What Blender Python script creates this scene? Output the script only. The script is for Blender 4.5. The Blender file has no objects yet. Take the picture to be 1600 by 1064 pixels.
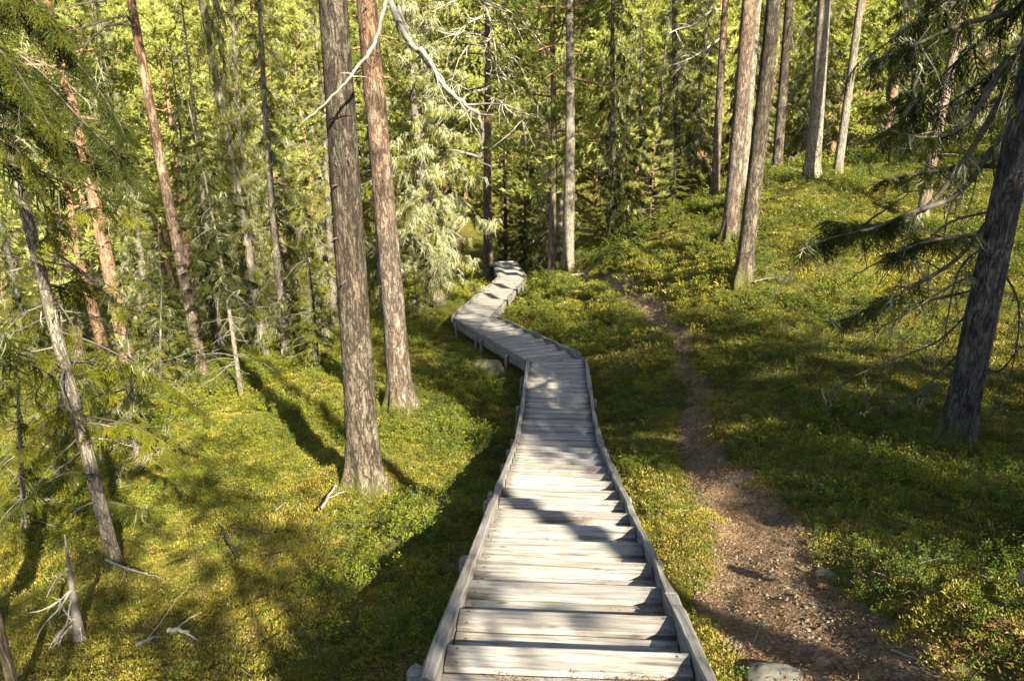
import bpy, math, random
import numpy as np
from mathutils import Vector, Matrix

# ------------------------------------------------------------------ camera, world, sun, exposure
ZC = 14.0                      # camera height above the scene's zero
PITCH = 20.7                   # degrees below the horizon
FPX = 1200.0                   # focal length in pixels of the 1600 px wide photograph
SUN_AZ, SUN_EL = 28.2, 33.0    # sun stands behind the camera, to the right

S = bpy.context.scene
cam_d = bpy.data.cameras.new("camera")
cam = bpy.data.objects.new("camera", cam_d)
S.collection.objects.link(cam)
cam.location = (0, 0, ZC)
cam.rotation_euler = (math.radians(90 - PITCH), 0, 0)
cam_d.lens = 36.0 * FPX / 1600.0
cam_d.sensor_width = 36.0
cam_d.clip_start = 0.05
cam_d.clip_end = 3000
cam_d.dof.use_dof = True
cam_d.dof.focus_distance = 8.5
cam_d.dof.aperture_fstop = 5.6
S.camera = cam

W = bpy.data.worlds.new("World")
S.world = W
W.use_nodes = True
wn = W.node_tree.nodes
wl = W.node_tree.links
wn.clear()
wo = wn.new('ShaderNodeOutputWorld')
wb = wn.new('ShaderNodeBackground')
sk = wn.new('ShaderNodeTexSky')
sk.sky_type = 'NISHITA'
sk.sun_disc = False
sk.sun_elevation = math.radians(SUN_EL)
sk.sun_rotation = math.radians(180 - SUN_AZ)
sk.air_density = 1.0
sk.dust_density = 1.5
wb.inputs['Strength'].default_value = 0.055
wl.new(sk.outputs[0], wb.inputs[0])
wl.new(wb.outputs[0], wo.inputs[0])

sun_dir = Vector((math.sin(math.radians(SUN_AZ)) * math.cos(math.radians(SUN_EL)),
                  -math.cos(math.radians(SUN_AZ)) * math.cos(math.radians(SUN_EL)),
                  math.sin(math.radians(SUN_EL))))
sd = bpy.data.lights.new("sun", 'SUN')
sd.energy = 5.0
sd.angle = math.radians(0.5)
sd.color = (1.0, 0.90, 0.70)
so = bpy.data.objects.new("sun", sd)
S.collection.objects.link(so)
so.rotation_euler = sun_dir.to_track_quat('Z', 'Y').to_euler()
so.location = (10, -20, ZC + 20)

S.view_settings.view_transform = 'Standard'
S.view_settings.look = 'None'
S.view_settings.gamma = 1
S.view_settings.exposure = 2.1
S.cycles.max_bounces = 6
S.cycles.diffuse_bounces = 3
S.cycles.glossy_bounces = 2
S.cycles.transmission_bounces = 4
S.cycles.transparent_max_bounces = 6
S.cycles.use_denoising = True
try:
    S.cycles.denoiser = 'OPENIMAGEDENOISE'
    S.cycles.denoising_input_passes = 'RGB_ALBEDO_NORMAL'
    S.cycles.denoising_prefilter = 'ACCURATE'
except Exception:
    pass

C = S.collection
R = np.random.RandomState(7)

# ------------------------------------------------------------------ noise and helpers
def _hash(ix, iy, seed):
    n = (ix * 374761393 + iy * 668265263 + seed * 1442695041) & 0x7fffffff
    n = ((n ^ (n >> 13)) * 1274126177) & 0x7fffffff
    n = n ^ (n >> 16)
    return (n & 0xffff) / 65535.0

def vn(x, y, seed=0):
    x = np.asarray(x, float); y = np.asarray(y, float)
    ix = np.floor(x).astype(np.int64); iy = np.floor(y).astype(np.int64)
    fx = x - ix; fy = y - iy
    fx = fx * fx * (3 - 2 * fx); fy = fy * fy * (3 - 2 * fy)
    a = _hash(ix, iy, seed); b = _hash(ix + 1, iy, seed)
    c = _hash(ix, iy + 1, seed); d = _hash(ix + 1, iy + 1, seed)
    return (a * (1 - fx) + b * fx) * (1 - fy) + (c * (1 - fx) + d * fx) * fy

def fbm(x, y, seed=0, oct=4):
    s = 0; a = 0.5; t = 0
    for k in range(oct):
        s = s + a * vn(x * 2 ** k, y * 2 ** k, seed + k * 17); t += a; a *= 0.5
    return s / t - 0.5

PR = math.radians(PITCH)
def tan_a(py):
    return math.tan(PR + math.atan((py - 532) / FPX))

def wp(px, py, h):
    """world point that the photograph shows at pixel (px, py) at horizontal distance h"""
    d = h * tan_a(py)
    z = h * math.cos(PR) + d * math.sin(PR)
    return Vector(((px - 800) / FPX * z, h, ZC - d))

# ------------------------------------------------------------------ boardwalk course
BW = [(-1.6, 0.03, 0.98), (0, 0.10, 1.40), (2.54, 0.23, 2.32), (5.1, 0.38, 3.30), (7.2, 0.50, 4.10), (8.9, 0.60, 4.73),
      (10.5, 0.69, 5.06), (12.0, 0.77, 5.22), (13.05, 0.83, 5.32), (18.9, -1.02, 6.45), (27.0, 0.02, 7.75), (33.6, -0.32, 8.95), (37, -0.9, 9.9)]
bh = np.array([b[0] for b in BW]); bx = np.array([b[1] for b in BW]); bd = np.array([b[2] for b in BW])
def board_x(h): return np.interp(h, bh, bx)
def board_d(h): return np.interp(h, bh, bd)

# footpath course: (h, x, half width)
PATH = [(0.8, 1.55, .5), (2.6, 1.42, .40), (3.9, 1.62, .36), (5.4, 1.85, .31), (7.5, 2.05, .20), (9.3, 2.42, .14), (10.4, 2.75, .13), (12.4, 2.9, .12),
        (14.6, 2.85, .15), (17.5, 2.45, .17), (20.5, 2.15, .2), (23.5, 2.1, .2), (26.0, 1.55, .25), (28, 1.2, .3), (31, .6, .2)]
ph_ = np.array([p[0] for p in PATH]); px_ = np.array([p[1] for p in PATH]); pw_ = np.array([p[2] for p in PATH])
def path_dist(x, y):
    """signed distance outside the path's edge (negative on the path)"""
    w = np.interp(y, ph_, pw_) * (1 + .5 * fbm(y * 1.7, x * .9 + 4, 91, 3))
    d = np.abs(x - (np.interp(y, ph_, px_) + .25 * fbm(y * .8, y * 0 + 3, 5, 2))) - w
    return np.where((y > 31) | (y < .3), 3.0, d)

# ------------------------------------------------------------------ terrain: control points read off the photograph
CP = []
for h in (-2, 0, 1.5, 3, 4.5, 6, 7.5, 9, 10.5, 12, 13.3, 15, 17, 19, 21, 23.5, 26, 29, 32, 36):
    x = float(board_x(h)); d = float(board_d(h))
    CP += [(x, h, d + .40), (x - .85, h, d + .50), (x + .85, h, d + (.10 if h < 17 else .22))]
def cpix(px, py, h):
    p = wp(px, py, h); CP.append((p.x, p.y, ZC - p.z))
for a in [(570, 757, 7.9), (627, 637, 11.5), (318, 592, 15.3), (375, 626, 13.5), (495, 585, 14.8), (415, 560, 17.5), (345, 545, 19.5),
          (680, 478, 22.5), (180, 890, 6.4), (400, 850, 5.9), (400, 1000, 3.75), (120, 1000, 4.35), (640, 1000, 3.2), (640, 850, 5.35), (250, 700, 10.8),
          (100, 700, 11.9), (0, 600, 19), (1492, 692, 7.1), (1160, 437, 13.5), (1140, 373, 15.7), (1268, 281, 17.7), (1308, 277, 18.5), (1117, 304, 21.5),
          (887, 422, 25.2), (1500, 1000, 2.75), (1560, 850, 3.9), (1400, 850, 4.1), (1300, 700, 6.9), (1250, 600, 9.2), (1300, 450, 12.6), (1550, 420, 12.5),
          (1560, 560, 9.0), (1000, 372, 23.5), (1060, 345, 22.5), (1450, 330, 15.5)]:
    cpix(*a)
for x, y, d in PATH:
    pass
CP += [(9, 24, 3.6), (5, 27, 5.6), (12, 20, 2.4), (10, 32, 6.0), (3, 33, 9.2), (16, 12, 1.6), (9, 5, 1.9), (6, 1, 1.2), (12, 0, .6), (5, -4, .5), (-5, -4, 2.2), (-9, 1, 4.3),
       (-9, 8, 6.8), (-12, 15, 8.9), (-12, 24, 10.6), (-6, 27, 9.4), (-6, 36, 11.5), (-16, 36, 13.5), (4, 42, 11.5), (16, 42, 8), (-20, 5, 8.5), (20, 28, 3.5), (22, 5, 1.0), (-4, 20, 7.6),(-7,21,8.4)]
CP = np.array(CP)
def _tps(r2): return np.where(r2 > 1e-9, .5 * r2 * np.log(np.maximum(r2, 1e-9)), 0)
_n = len(CP)
_P = np.c_[np.ones(_n), CP[:, :2]]
_K = _tps(((CP[:, None, :2] - CP[None, :, :2]) ** 2).sum(-1)) + np.eye(_n) * .35
_A = np.block([[_K, _P], [_P.T, np.zeros((3, 3))]])
_sol = np.linalg.solve(_A, np.r_[CP[:, 2], np.zeros(3)])

def ss(x, a, b):
    t = np.clip((x - a) / (b - a), 0, 1); return t * t * (3 - 2 * t)

MOUNDS = [(-1.74, 7.85, .55, .20), (-1.83, 11.5, .55, .16), (4.62, 7.1, .7, .12), (4.2, 13.5, .5, .10), (1.9, 25.2, .8, .2)]
def ground(x, y):
    x = np.atleast_1d(np.asarray(x, float)); y = np.atleast_1d(np.asarray(y, float))
    out = np.empty(x.shape)
    xf = x.ravel(); yf = y.ravel(); of = out.ravel()
    for i in range(0, len(xf), 60000):
        a = xf[i:i + 60000]; b = yf[i:i + 60000]
        r2 = (a[:, None] - CP[None, :, 0]) ** 2 + (b[:, None] - CP[None, :, 1]) ** 2
        near = _tps(r2) @ _sol[:_n] + _sol[_n] + _sol[_n + 1] * a + _sol[_n + 2] * b
        # the far country: a valley to the left, then a wooded slope that climbs across the view
        t = b + .12 * np.abs(a)
        far = 5.8 - .20 * a - .0 * t
        far = np.where(b > 0, np.interp(t, [0, 25, 45, 62, 100, 160, 260, 600], [5, 7.5, 11.5, 13, 2, -22, -60, -160]) - .06 * np.clip(a, -60, 60), 3 - .12 * np.clip(a, -60, 60) + b * .03)
        k = ss(np.maximum(np.abs(a) * 1.35, np.maximum(b * .82, -b * 2.2)), 20, 36)
        d = near * (1 - k) + far * k
        for (ma, mb, mr, mh) in MOUNDS: d = d - mh * np.exp(-((a - ma) ** 2 + (b - mb) ** 2) / mr ** 2)
        bw_ = ss(np.abs(a - np.interp(b, bh, bx)), .5, 1.4)
        d = d - .16 * fbm(a * .7, b * .7, 3, 3) * 1.6 - .22 * (fbm(a * 1.5, b * 1.5, 13, 3)) * bw_ * (1 - k) - .05 * fbm(a * 3, b * 3, 8, 3) * 2 * (1 - k) - 3.0 * fbm(a * .03, b * .03, 2, 3) * k
        pdn = path_dist(a, b)
        d = d + .09 * (1 - ss(pdn, -.15, .25))
        of[i:i + 60000] = ZC - d
    return out
def gz(x, y): return float(ground(x, y)[0])

def base_at(px, py, h):
    """stand a thing on the terrain along the sight line of pixel (px,py): solve for the distance where ray meets ground near h"""
    best = None
    for k in range(-40, 41):
        hh = h * (1 + k * .006)
        p = wp(px, py, hh)
        e = abs(gz(p.x, p.y) - p.z) + abs(k) * .0005
        if best is None or e < best[0]: best = (e, p)
    p = best[1]
    return Vector((p.x, p.y, gz(p.x, p.y)))

# ------------------------------------------------------------------ mesh builder
class Geo:
    def __init__(s): s.v = []; s.f = []; s.m = []; s.t = []; s.n = 0
    def add(s, v, f, m=0, tint=None):
        v = np.asarray(v, float); f = np.asarray(f, np.int64)
        s.v.append(v); s.f.append(f + s.n); s.m.append(np.full(len(f), m)); s.n += len(v)
        s.t.append(np.full(len(v), .5) if tint is None else np.broadcast_to(tint, (len(v),)))
    def tris(s, T, m=0, tint=None):
        n = len(T)
        if n == 0: return
        s.add(T.reshape(-1, 3), np.arange(n * 3).reshape(-1, 3), m, None if tint is None else np.repeat(tint, 3))
    def mesh(s, name, mats, smooth=True):
        me = bpy.data.meshes.new(name)
        V = np.concatenate(s.v).astype(np.float32)
        me.vertices.add(len(V)); me.vertices.foreach_set("co", V.ravel())
        loops = np.concatenate([f.ravel() for f in s.f]).astype(np.int32)
        cnt = np.concatenate([np.full(len(f), f.shape[1]) for f in s.f]).astype(np.int32)
        st = np.r_[0, np.cumsum(cnt)[:-1]].astype(np.int32)
        me.loops.add(len(loops)); me.loops.foreach_set("vertex_index", loops)
        me.polygons.add(len(cnt)); me.polygons.foreach_set("loop_start", st)
        me.polygons.foreach_set("material_index", np.concatenate(s.m).astype(np.int32))
        me.polygons.foreach_set("use_smooth", np.full(len(cnt), smooth))
        for mm in (mats if isinstance(mats, (list, tuple)) else [mats]): me.materials.append(mm)
        at = me.attributes.new("tint", 'FLOAT', 'POINT')
        at.data.foreach_set("value", np.concatenate(s.t).astype(np.float32))
        me.update(calc_edges=True)
        return me
    def obj(s, name, mats, parent=None, smooth=True):
        return link(name, s.mesh(name, mats, smooth), parent)

def link(name, me, parent=None):
    o = bpy.data.objects.new(name, me); C.objects.link(o)
    if parent is not None: o.parent = parent
    return o

def tag(o, label=None, cat=None, group=None, kind=None):
    if label: o["label"] = label
    if cat: o["category"] = cat
    if group: o["group"] = group
    if kind: o["kind"] = kind
    return o

def empty(name, loc, label=None, cat=None, group=None, rz=0):
    o = bpy.data.objects.new(name, None); C.objects.link(o)
    o.location = loc; o.rotation_euler = (0, 0, rz); o.empty_display_size = .3
    return tag(o, label, cat, group)

def tube(G, P, rad, sides=6, m=0, cap=True, tint=.5, rnoise=None):
    P = np.asarray(P, float); n = len(P)
    rad = np.broadcast_to(rad, (n,)).astype(float)
    T = np.gradient(P, axis=0); T /= np.linalg.norm(T, axis=1)[:, None] + 1e-9
    up = np.array([0, 0, 1.]) if abs(T[0][2]) < .8 else np.array([1., 0, 0])
    U = np.cross(T, up); U /= np.linalg.norm(U, axis=1)[:, None] + 1e-9
    B = np.cross(T, U)
    a = np.linspace(0, 2 * np.pi, sides, endpoint=False)
    rr = np.repeat(rad[:, None], sides, 1)
    if rnoise is not None: rr = rr * rnoise(n, a)
    V = P[:, None] + rr[..., None] * (np.cos(a)[None, :, None] * U[:, None] + np.sin(a)[None, :, None] * B[:, None])
    i = np.arange(n - 1)[:, None] * sides; j = np.arange(sides)[None]; k = (j + 1) % sides
    F = np.stack([i + j, i + k, i + sides + k, i + sides + j], -1).reshape(-1, 4)
    G.add(V.reshape(-1, 3), F, m, tint)
    if cap:
        G.add(V[-1], np.arange(sides)[None], m, tint)

def curve(p0, d, L, n=8, droop=0., wob=.1, rs=R, up=0.):
    """a wandering polyline from p0 along d; droop bends it down, up lifts its end"""
    p = np.array(p0, float); d = np.array(d, float); d /= np.linalg.norm(d)
    out = [p.copy()]
    for k in range(n):
        t = (k + 1) / n
        d = d + np.array([0, 0, -droop / n + up * t / n]) + rs.randn(3) * wob / math.sqrt(n)
        d /= np.linalg.norm(d)
        p = p + d * L / n
        out.append(p.copy())
    return np.array(out)

# ------------------------------------------------------------------ materials
def mat(name):
    m = bpy.data.materials.new(name); m.use_nodes = True
    nt = m.node_tree; nt.nodes.clear()
    return m, nt, nt.nodes, nt.links
def nd(nt, t, **kw):
    n = nt.nodes.new(t)
    for k, v in kw.items():
        if hasattr(n, k) and not k.startswith('i_'): setattr(n, k, v)
        else: n.inputs[k[2:].replace('_', ' ')].default_value = v
    return n
def ramp(nt, fac, stops, interp='LINEAR'):
    r = nt.nodes.new('ShaderNodeValToRGB'); r.color_ramp.interpolation = interp
    e = r.color_ramp.elements
    while len(e) < len(stops): e.new(.5)
    for x, (p, c) in zip(e, stops): x.position = p; x.color = (*c, 1)
    nt.links.new(fac, r.inputs[0]); return r.outputs[0]
def mix(nt, fac, a, b, mode='MIX'):
    n = nt.nodes.new('ShaderNodeMix'); n.data_type = 'RGBA'; n.blend_type = mode
    for s, v in ((n.inputs[0], fac), (n.inputs[6], a), (n.inputs[7], b)):
        if hasattr(v, 'is_output') or isinstance(v, bpy.types.NodeSocket): nt.links.new(v, s)
        else: s.default_value = v if not isinstance(v, tuple) else (*v, 1)
    return n.outputs[2]
def coords(nt, scale=(1, 1, 1), kind='Object', rnd=False):
    tc = nt.nodes.new('ShaderNodeTexCoord'); mp = nt.nodes.new('ShaderNodeMapping')
    mp.inputs['Scale'].default_value = scale
    nt.links.new(tc.outputs[kind], mp.inputs[0])
    if rnd:
        oi = nt.nodes.new('ShaderNodeObjectInfo'); vm = nt.nodes.new('ShaderNodeVectorMath'); vm.operation = 'SCALE'
        vm.inputs[0].default_value = (37.1, 91.7, 13.3); nt.links.new(oi.outputs['Random'], vm.inputs['Scale'])
        nt.links.new(vm.outputs[0], mp.inputs['Location'])
    return mp.outputs[0]
def noise(nt, vec, scale, detail=4, rough=.55, dist=0):
    n = nt.nodes.new('ShaderNodeTexNoise'); n.inputs['Scale'].default_value = scale
    n.inputs['Detail'].default_value = detail; n.inputs['Roughness'].default_value = rough
    n.inputs['Distortion'].default_value = dist
    nt.links.new(vec, n.inputs['Vector']); return n.outputs['Fac']
def voro(nt, vec, scale, feat='F1', rand=1):
    n = nt.nodes.new('ShaderNodeTexVoronoi'); n.feature = feat; n.inputs['Scale'].default_value = scale
    n.inputs['Randomness'].default_value = rand
    nt.links.new(vec, n.inputs['Vector']); return n
def finish(nt, col, rough=.9, bump=None, bstr=.5, bdist=.01, spec=.2, extra=None):
    o = nt.nodes.new('ShaderNodeOutputMaterial'); b = nt.nodes.new('ShaderNodeBsdfPrincipled')
    if isinstance(col, tuple): b.inputs['Base Color'].default_value = (*col, 1)
    else: nt.links.new(col, b.inputs['Base Color'])
    b.inputs['Roughness'].default_value = rough
    b.inputs['Specular IOR Level'].default_value = spec
    if bump is not None:
        bn = nt.nodes.new('ShaderNodeBump'); bn.inputs['Strength'].default_value = bstr; bn.inputs['Distance'].default_value = bdist
        nt.links.new(bump, bn.inputs['Height']); nt.links.new(bn.outputs[0], b.inputs['Normal'])
    nt.links.new(b.outputs[0], o.inputs[0]); return b

def attr(nt, name, typ='GEOMETRY'):
    a = nt.nodes.new('ShaderNodeAttribute'); a.attribute_name = name; a.attribute_type = typ; return a
def math_(nt, op, a, b=None, clamp=False):
    n = nt.nodes.new('ShaderNodeMath'); n.operation = op; n.use_clamp = clamp
    for s, v in zip(n.inputs, (a, b)):
        if v is None: continue
        if isinstance(v, bpy.types.NodeSocket): nt.links.new(v, s)
        else: s.default_value = v
    return n.outputs[0]

def leaf_mat(name, stops, trans=.45, tcol=(1.25, 1.35, .5), rough=.6, objvar=.35, gloss=.04, patch=0.):
    """leaves: colour by leaf tint, shifted a little from plant to plant; thin leaves let light through"""
    m, nt, N, L = mat(name)
    a = attr(nt, 'tint')
    oi = nt.nodes.new('ShaderNodeObjectInfo')
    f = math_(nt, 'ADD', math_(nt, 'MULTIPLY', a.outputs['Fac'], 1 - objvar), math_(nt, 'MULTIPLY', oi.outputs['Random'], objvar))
    if patch:
        ge = nt.nodes.new('ShaderNodeNewGeometry')
        f = math_(nt, 'ADD', f, math_(nt, 'MULTIPLY', math_(nt, 'SUBTRACT', noise(nt, ge.outputs['Position'], .75, 4, .6), .50), patch))
        sp_ = nt.nodes.new('ShaderNodeSeparateXYZ'); L.new(ge.outputs['Position'], sp_.inputs[0])
        mr_ = nt.nodes.new('ShaderNodeMapRange'); L.new(sp_.outputs[0], mr_.inputs[0]); mr_.inputs[1].default_value = -4; mr_.inputs[2].default_value = 4; mr_.inputs[3].default_value = .06; mr_.inputs[4].default_value = -.05
        f = math_(nt, 'ADD', f, mr_.outputs[0])
    col = ramp(nt, f, stops)
    o = nt.nodes.new('ShaderNodeOutputMaterial')
    d = nt.nodes.new('ShaderNodeBsdfDiffuse'); t = nt.nodes.new('ShaderNodeBsdfTranslucent'); g = nt.nodes.new('ShaderNodeBsdfGlossy')
    g.inputs['Roughness'].default_value = rough * .75
    ms = nt.nodes.new('ShaderNodeMixShader'); ms.inputs[0].default_value = trans
    m2 = nt.nodes.new('ShaderNodeMixShader'); m2.inputs[0].default_value = gloss
    L.new(col, d.inputs[0]); L.new(mix(nt, 1.0, col, tcol, 'MULTIPLY'), t.inputs[0])
    L.new(d.outputs[0], ms.inputs[1]); L.new(t.outputs[0], ms.inputs[2])
    L.new(ms.outputs[0], m2.inputs[1]); L.new(g.outputs[0], m2.inputs[2]); L.new(m2.outputs[0], o.inputs[0])
    return m

M = {}
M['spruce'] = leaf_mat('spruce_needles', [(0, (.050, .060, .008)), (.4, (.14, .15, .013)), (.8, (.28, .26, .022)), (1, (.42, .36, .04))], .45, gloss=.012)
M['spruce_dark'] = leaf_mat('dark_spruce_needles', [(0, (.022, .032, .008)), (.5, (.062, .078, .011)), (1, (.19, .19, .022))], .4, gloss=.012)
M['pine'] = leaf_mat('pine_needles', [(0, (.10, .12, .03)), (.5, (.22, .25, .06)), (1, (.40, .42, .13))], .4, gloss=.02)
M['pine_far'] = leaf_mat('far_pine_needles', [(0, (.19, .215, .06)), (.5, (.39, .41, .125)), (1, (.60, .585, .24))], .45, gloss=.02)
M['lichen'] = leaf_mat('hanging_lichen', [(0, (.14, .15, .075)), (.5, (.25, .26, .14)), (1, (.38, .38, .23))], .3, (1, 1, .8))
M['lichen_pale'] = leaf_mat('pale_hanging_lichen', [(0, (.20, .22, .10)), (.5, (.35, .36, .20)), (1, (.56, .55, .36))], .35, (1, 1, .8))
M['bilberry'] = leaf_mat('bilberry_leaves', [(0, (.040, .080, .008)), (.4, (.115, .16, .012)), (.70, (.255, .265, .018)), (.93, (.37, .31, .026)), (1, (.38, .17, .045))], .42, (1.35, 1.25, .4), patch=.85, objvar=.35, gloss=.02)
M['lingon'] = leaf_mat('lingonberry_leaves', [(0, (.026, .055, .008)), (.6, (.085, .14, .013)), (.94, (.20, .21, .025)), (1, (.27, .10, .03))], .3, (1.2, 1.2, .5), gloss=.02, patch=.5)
M['moss'] = leaf_mat('feather_moss', [(0, (.075, .07, .012)), (.4, (.185, .17, .019)), (.8, (.345, .29, .030)), (1, (.36, .21, .05))], .3, (1.2, 1.1, .5), patch=.8)
M['litter'] = leaf_mat('fallen_needles', [(0, (.10, .05, .025)), (.5, (.24, .12, .05)), (1, (.42, .30, .17))], .1, (1, 1, 1))

def bark_mat(name, low, high, h0, h1, dark, scale=1.0, lichen=0.3, lcol=(.42, .42, .33)):
    m, nt, N, L = mat(name)
    vec = coords(nt, (1, 1, .35))
    tc = nt.nodes.new('ShaderNodeTexCoord'); sx = nt.nodes.new('ShaderNodeSeparateXYZ'); L.new(tc.outputs['Object'], sx.inputs[0])
    wv = nt.nodes.new('ShaderNodeVectorMath'); wv.operation = 'MULTIPLY_ADD'
    nz = nt.nodes.new('ShaderNodeTexNoise'); nz.inputs['Scale'].default_value = 11 * scale; nz.inputs['Detail'].default_value = 3; L.new(vec, nz.inputs['Vector'])
    L.new(nz.outputs['Color'], wv.inputs[0]); wv.inputs[1].default_value = (.07, .07, .05); L.new(vec, wv.inputs[2])
    rid = math_(nt, 'ABSOLUTE', math_(nt, 'SUBTRACT', noise(nt, coords(nt, (1, 1, .22)), 15 * scale, 5, .62, .8), .5))
    v = voro(nt, wv.outputs[0], 34 * scale, 'DISTANCE_TO_EDGE')
    crack = math_(nt, 'MULTIPLY', ramp(nt, rid, [(0, (.0, .0, .0)), (.055, (1, 1, 1))]), ramp(nt, v.outputs['Distance'], [(0, (.5, .5, .5)), (.10, (1, 1, 1))]))
    v2 = voro(nt, wv.outputs[0], 34 * scale)
    n1 = noise(nt, vec, 9 * scale, 6, .65); n2 = noise(nt, coords(nt, (1, 1, 1)), 1.6, 4, .6); n3 = noise(nt, vec, 60 * scale, 4, .7)
    hz = math_(nt, 'ADD', sx.outputs[2], math_(nt, 'MULTIPLY', math_(nt, 'SUBTRACT', n2, .5), (h1 - h0) * 1.2))
    mr = nt.nodes.new('ShaderNodeMapRange'); L.new(hz, mr.inputs[0]); mr.inputs[1].default_value = h0; mr.inputs[2].default_value = h1
    base = mix(nt, mr.outputs[0], low, high)
    vary = ramp(nt, n1, [(.25, (.45, .42, .42)), (.5, (.9, .9, .9)), (.75, (1.45, 1.4, 1.35))])
    base = mix(nt, 1.0, base, vary, 'MULTIPLY')
    plate = ramp(nt, v2.outputs['Color'], [(0, (.66, .66, .66)), (1, (1.34, 1.3, 1.25))])
    base = mix(nt, 1.0, base, plate, 'MULTIPLY')
    base = mix(nt, crack, dark, base)
    lf = ramp(nt, noise(nt, coords(nt, (1, 1, .6)), 5.5, 6, .75), [(.62 - lichen * .35, (0, 0, 0)), (.72 - lichen * .3, (1, 1, 1))])
    lf = math_(nt, 'MULTIPLY', lf, math_(nt, 'MULTIPLY', crack, .42))
    base = mix(nt, lf, base, lcol)
    mh_ = nt.nodes.new('ShaderNodeMapRange'); L.new(math_(nt, 'ADD', sx.outputs[2], math_(nt, 'MULTIPLY', math_(nt, 'SUBTRACT', noise(nt, coords(nt, (1, 1, .5)), 5, 5, .7), .5), 1.3)), mh_.inputs[0])
    mh_.inputs[1].default_value = .30; mh_.inputs[2].default_value = .05
    base = mix(nt, math_(nt, 'MULTIPLY', mh_.outputs[0], .75), base, (.12, .12, .035))
    hgt = math_(nt, 'ADD', math_(nt, 'MULTIPLY', crack, .8), math_(nt, 'ADD', math_(nt, 'MULTIPLY', n3, .5), n1))
    finish(nt, base, .95, hgt, 1.0, .012, .1)
    return m
M['bark_pine'] = bark_mat('pine_bark', (.17, .135, .105), (.33, .195, .12), 2.8, 6.0, (.055, .042, .035))
M['bark_grey'] = bark_mat('grey_pine_bark_shaded_top', (.135, .11, .083), (.070, .055, .043), 1.2, 3.8, (.03, .025, .021), 1.0, .40, (.27, .25, .18))  # darker high colour paints the shade on the upper trunk into the bark
M['bark_spruce'] = bark_mat('spruce_bark', (.27, .23, .185), (.22, .18, .14), 0, 8, (.10, .085, .07), 1.2, .55, (.42, .41, .32))
M['bark_dark'] = bark_mat('dark_spruce_bark', (.105, .10, .098), (.105, .10, .095), 0, 8, (.035, .03, .028), .8, .35, (.27, .27, .22))
M['bark_orange'] = bark_mat('orange_pine_bark', (.31, .205, .15), (.46, .265, .165), 1, 5, (.12, .07, .045), .7, .12)
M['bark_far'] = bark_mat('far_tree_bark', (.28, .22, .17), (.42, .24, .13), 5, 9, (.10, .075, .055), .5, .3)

def dead_mat(name, a, b):
    m, nt, N, L = mat(name)
    n = noise(nt, coords(nt, (1, 1, 1)), 14, 5, .7)
    finish(nt, ramp(nt, n, [(.3, a), (.7, b)]), .85, noise(nt, coords(nt, (1, 1, 1)), 60, 3), .4, .004, .15); return m
M['deadwood'] = dead_mat('bleached_dead_wood', (.26, .22, .175), (.54, .48, .40))
M['deadgrey'] = dead_mat('grey_dead_wood', (.12, .11, .095), (.30, .275, .235))
M['twig'] = dead_mat('dark_twigs', (.05, .042, .035), (.115, .10, .08))
M['twig_pale'] = dead_mat('lichened_twigs', (.10, .09, .07), (.25, .235, .185))

def plank_mat(name, bright=1.0, stain=.5):
    m, nt, N, L = mat(name)
    g = coords(nt, (1.3, 26, 26), rnd=True); g2 = coords(nt, (2.2, 90, 90), rnd=True); iso = coords(nt, (1, 1, 1), rnd=True)
    grain = noise(nt, g, 1.0, 5, .7, .6); fine = noise(nt, g2, 1.0, 3, .7)
    oi = nt.nodes.new('ShaderNodeObjectInfo')
    f = math_(nt, 'ADD', math_(nt, 'MULTIPLY', grain, .65), math_(nt, 'MULTIPLY', fine, .35))
    col = ramp(nt, f, [(.30, (.07 * bright, .06 * bright, .05 * bright)), (.41, (.20 * bright, .185 * bright, .165 * bright)), (.50, (.38 * bright, .372 * bright, .355 * bright)), (.66, (.57 * bright, .565 * bright, .55 * bright))])
    pv = ramp(nt, oi.outputs['Random'], [(0, (.80, .79, .78)), (.5, (1, .98, .95)), (1, (1.15, 1.12, 1.06))])
    col = mix(nt, 1.0, col, pv, 'MULTIPLY')
    st = ramp(nt, noise(nt, coords(nt, (.8, 5, 5), rnd=True), 1.6, 5, .75, .5), [(.50, (0, 0, 0)), (.66, (1, 1, 1))])
    col = mix(nt, math_(nt, 'MULTIPLY', st, stain), col, (.20, .155, .115))
    # knots and worm-dark flecks
    kn = voro(nt, coords(nt, (3.0, 9, 9), rnd=True), 1.0)
    kf = ramp(nt, kn.outputs['Distance'], [(.05, (1, 1, 1)), (.12, (0, 0, 0))])
    col = mix(nt, math_(nt, 'MULTIPLY', kf, .7), col, (.09, .06, .045))
    # ends gone dark with damp
    a = attr(nt, 'tint')
    e = math_(nt, 'ADD', a.outputs['Fac'], math_(nt, 'MULTIPLY', math_(nt, 'SUBTRACT', noise(nt, coords(nt, (8, 40, 40), rnd=True), 1, 4, .7), .5), .9))
    ef = ramp(nt, e, [(.72, (0, 0, 0)), (1.0, (1, 1, 1))])
    col = mix(nt, math_(nt, 'MULTIPLY', ef, .75), col, (.085, .075, .065))
    finish(nt, col, .8, f, .75, .004, .2)
    return m
M['plank'] = plank_mat('weathered_planks', .77, .7)
M['rail'] = plank_mat('weathered_rail_boards', .60, .5)
m, nt, N, L = mat('rusty_nail'); finish(nt, (.05, .035, .028), .7); M['nail'] = m

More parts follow.
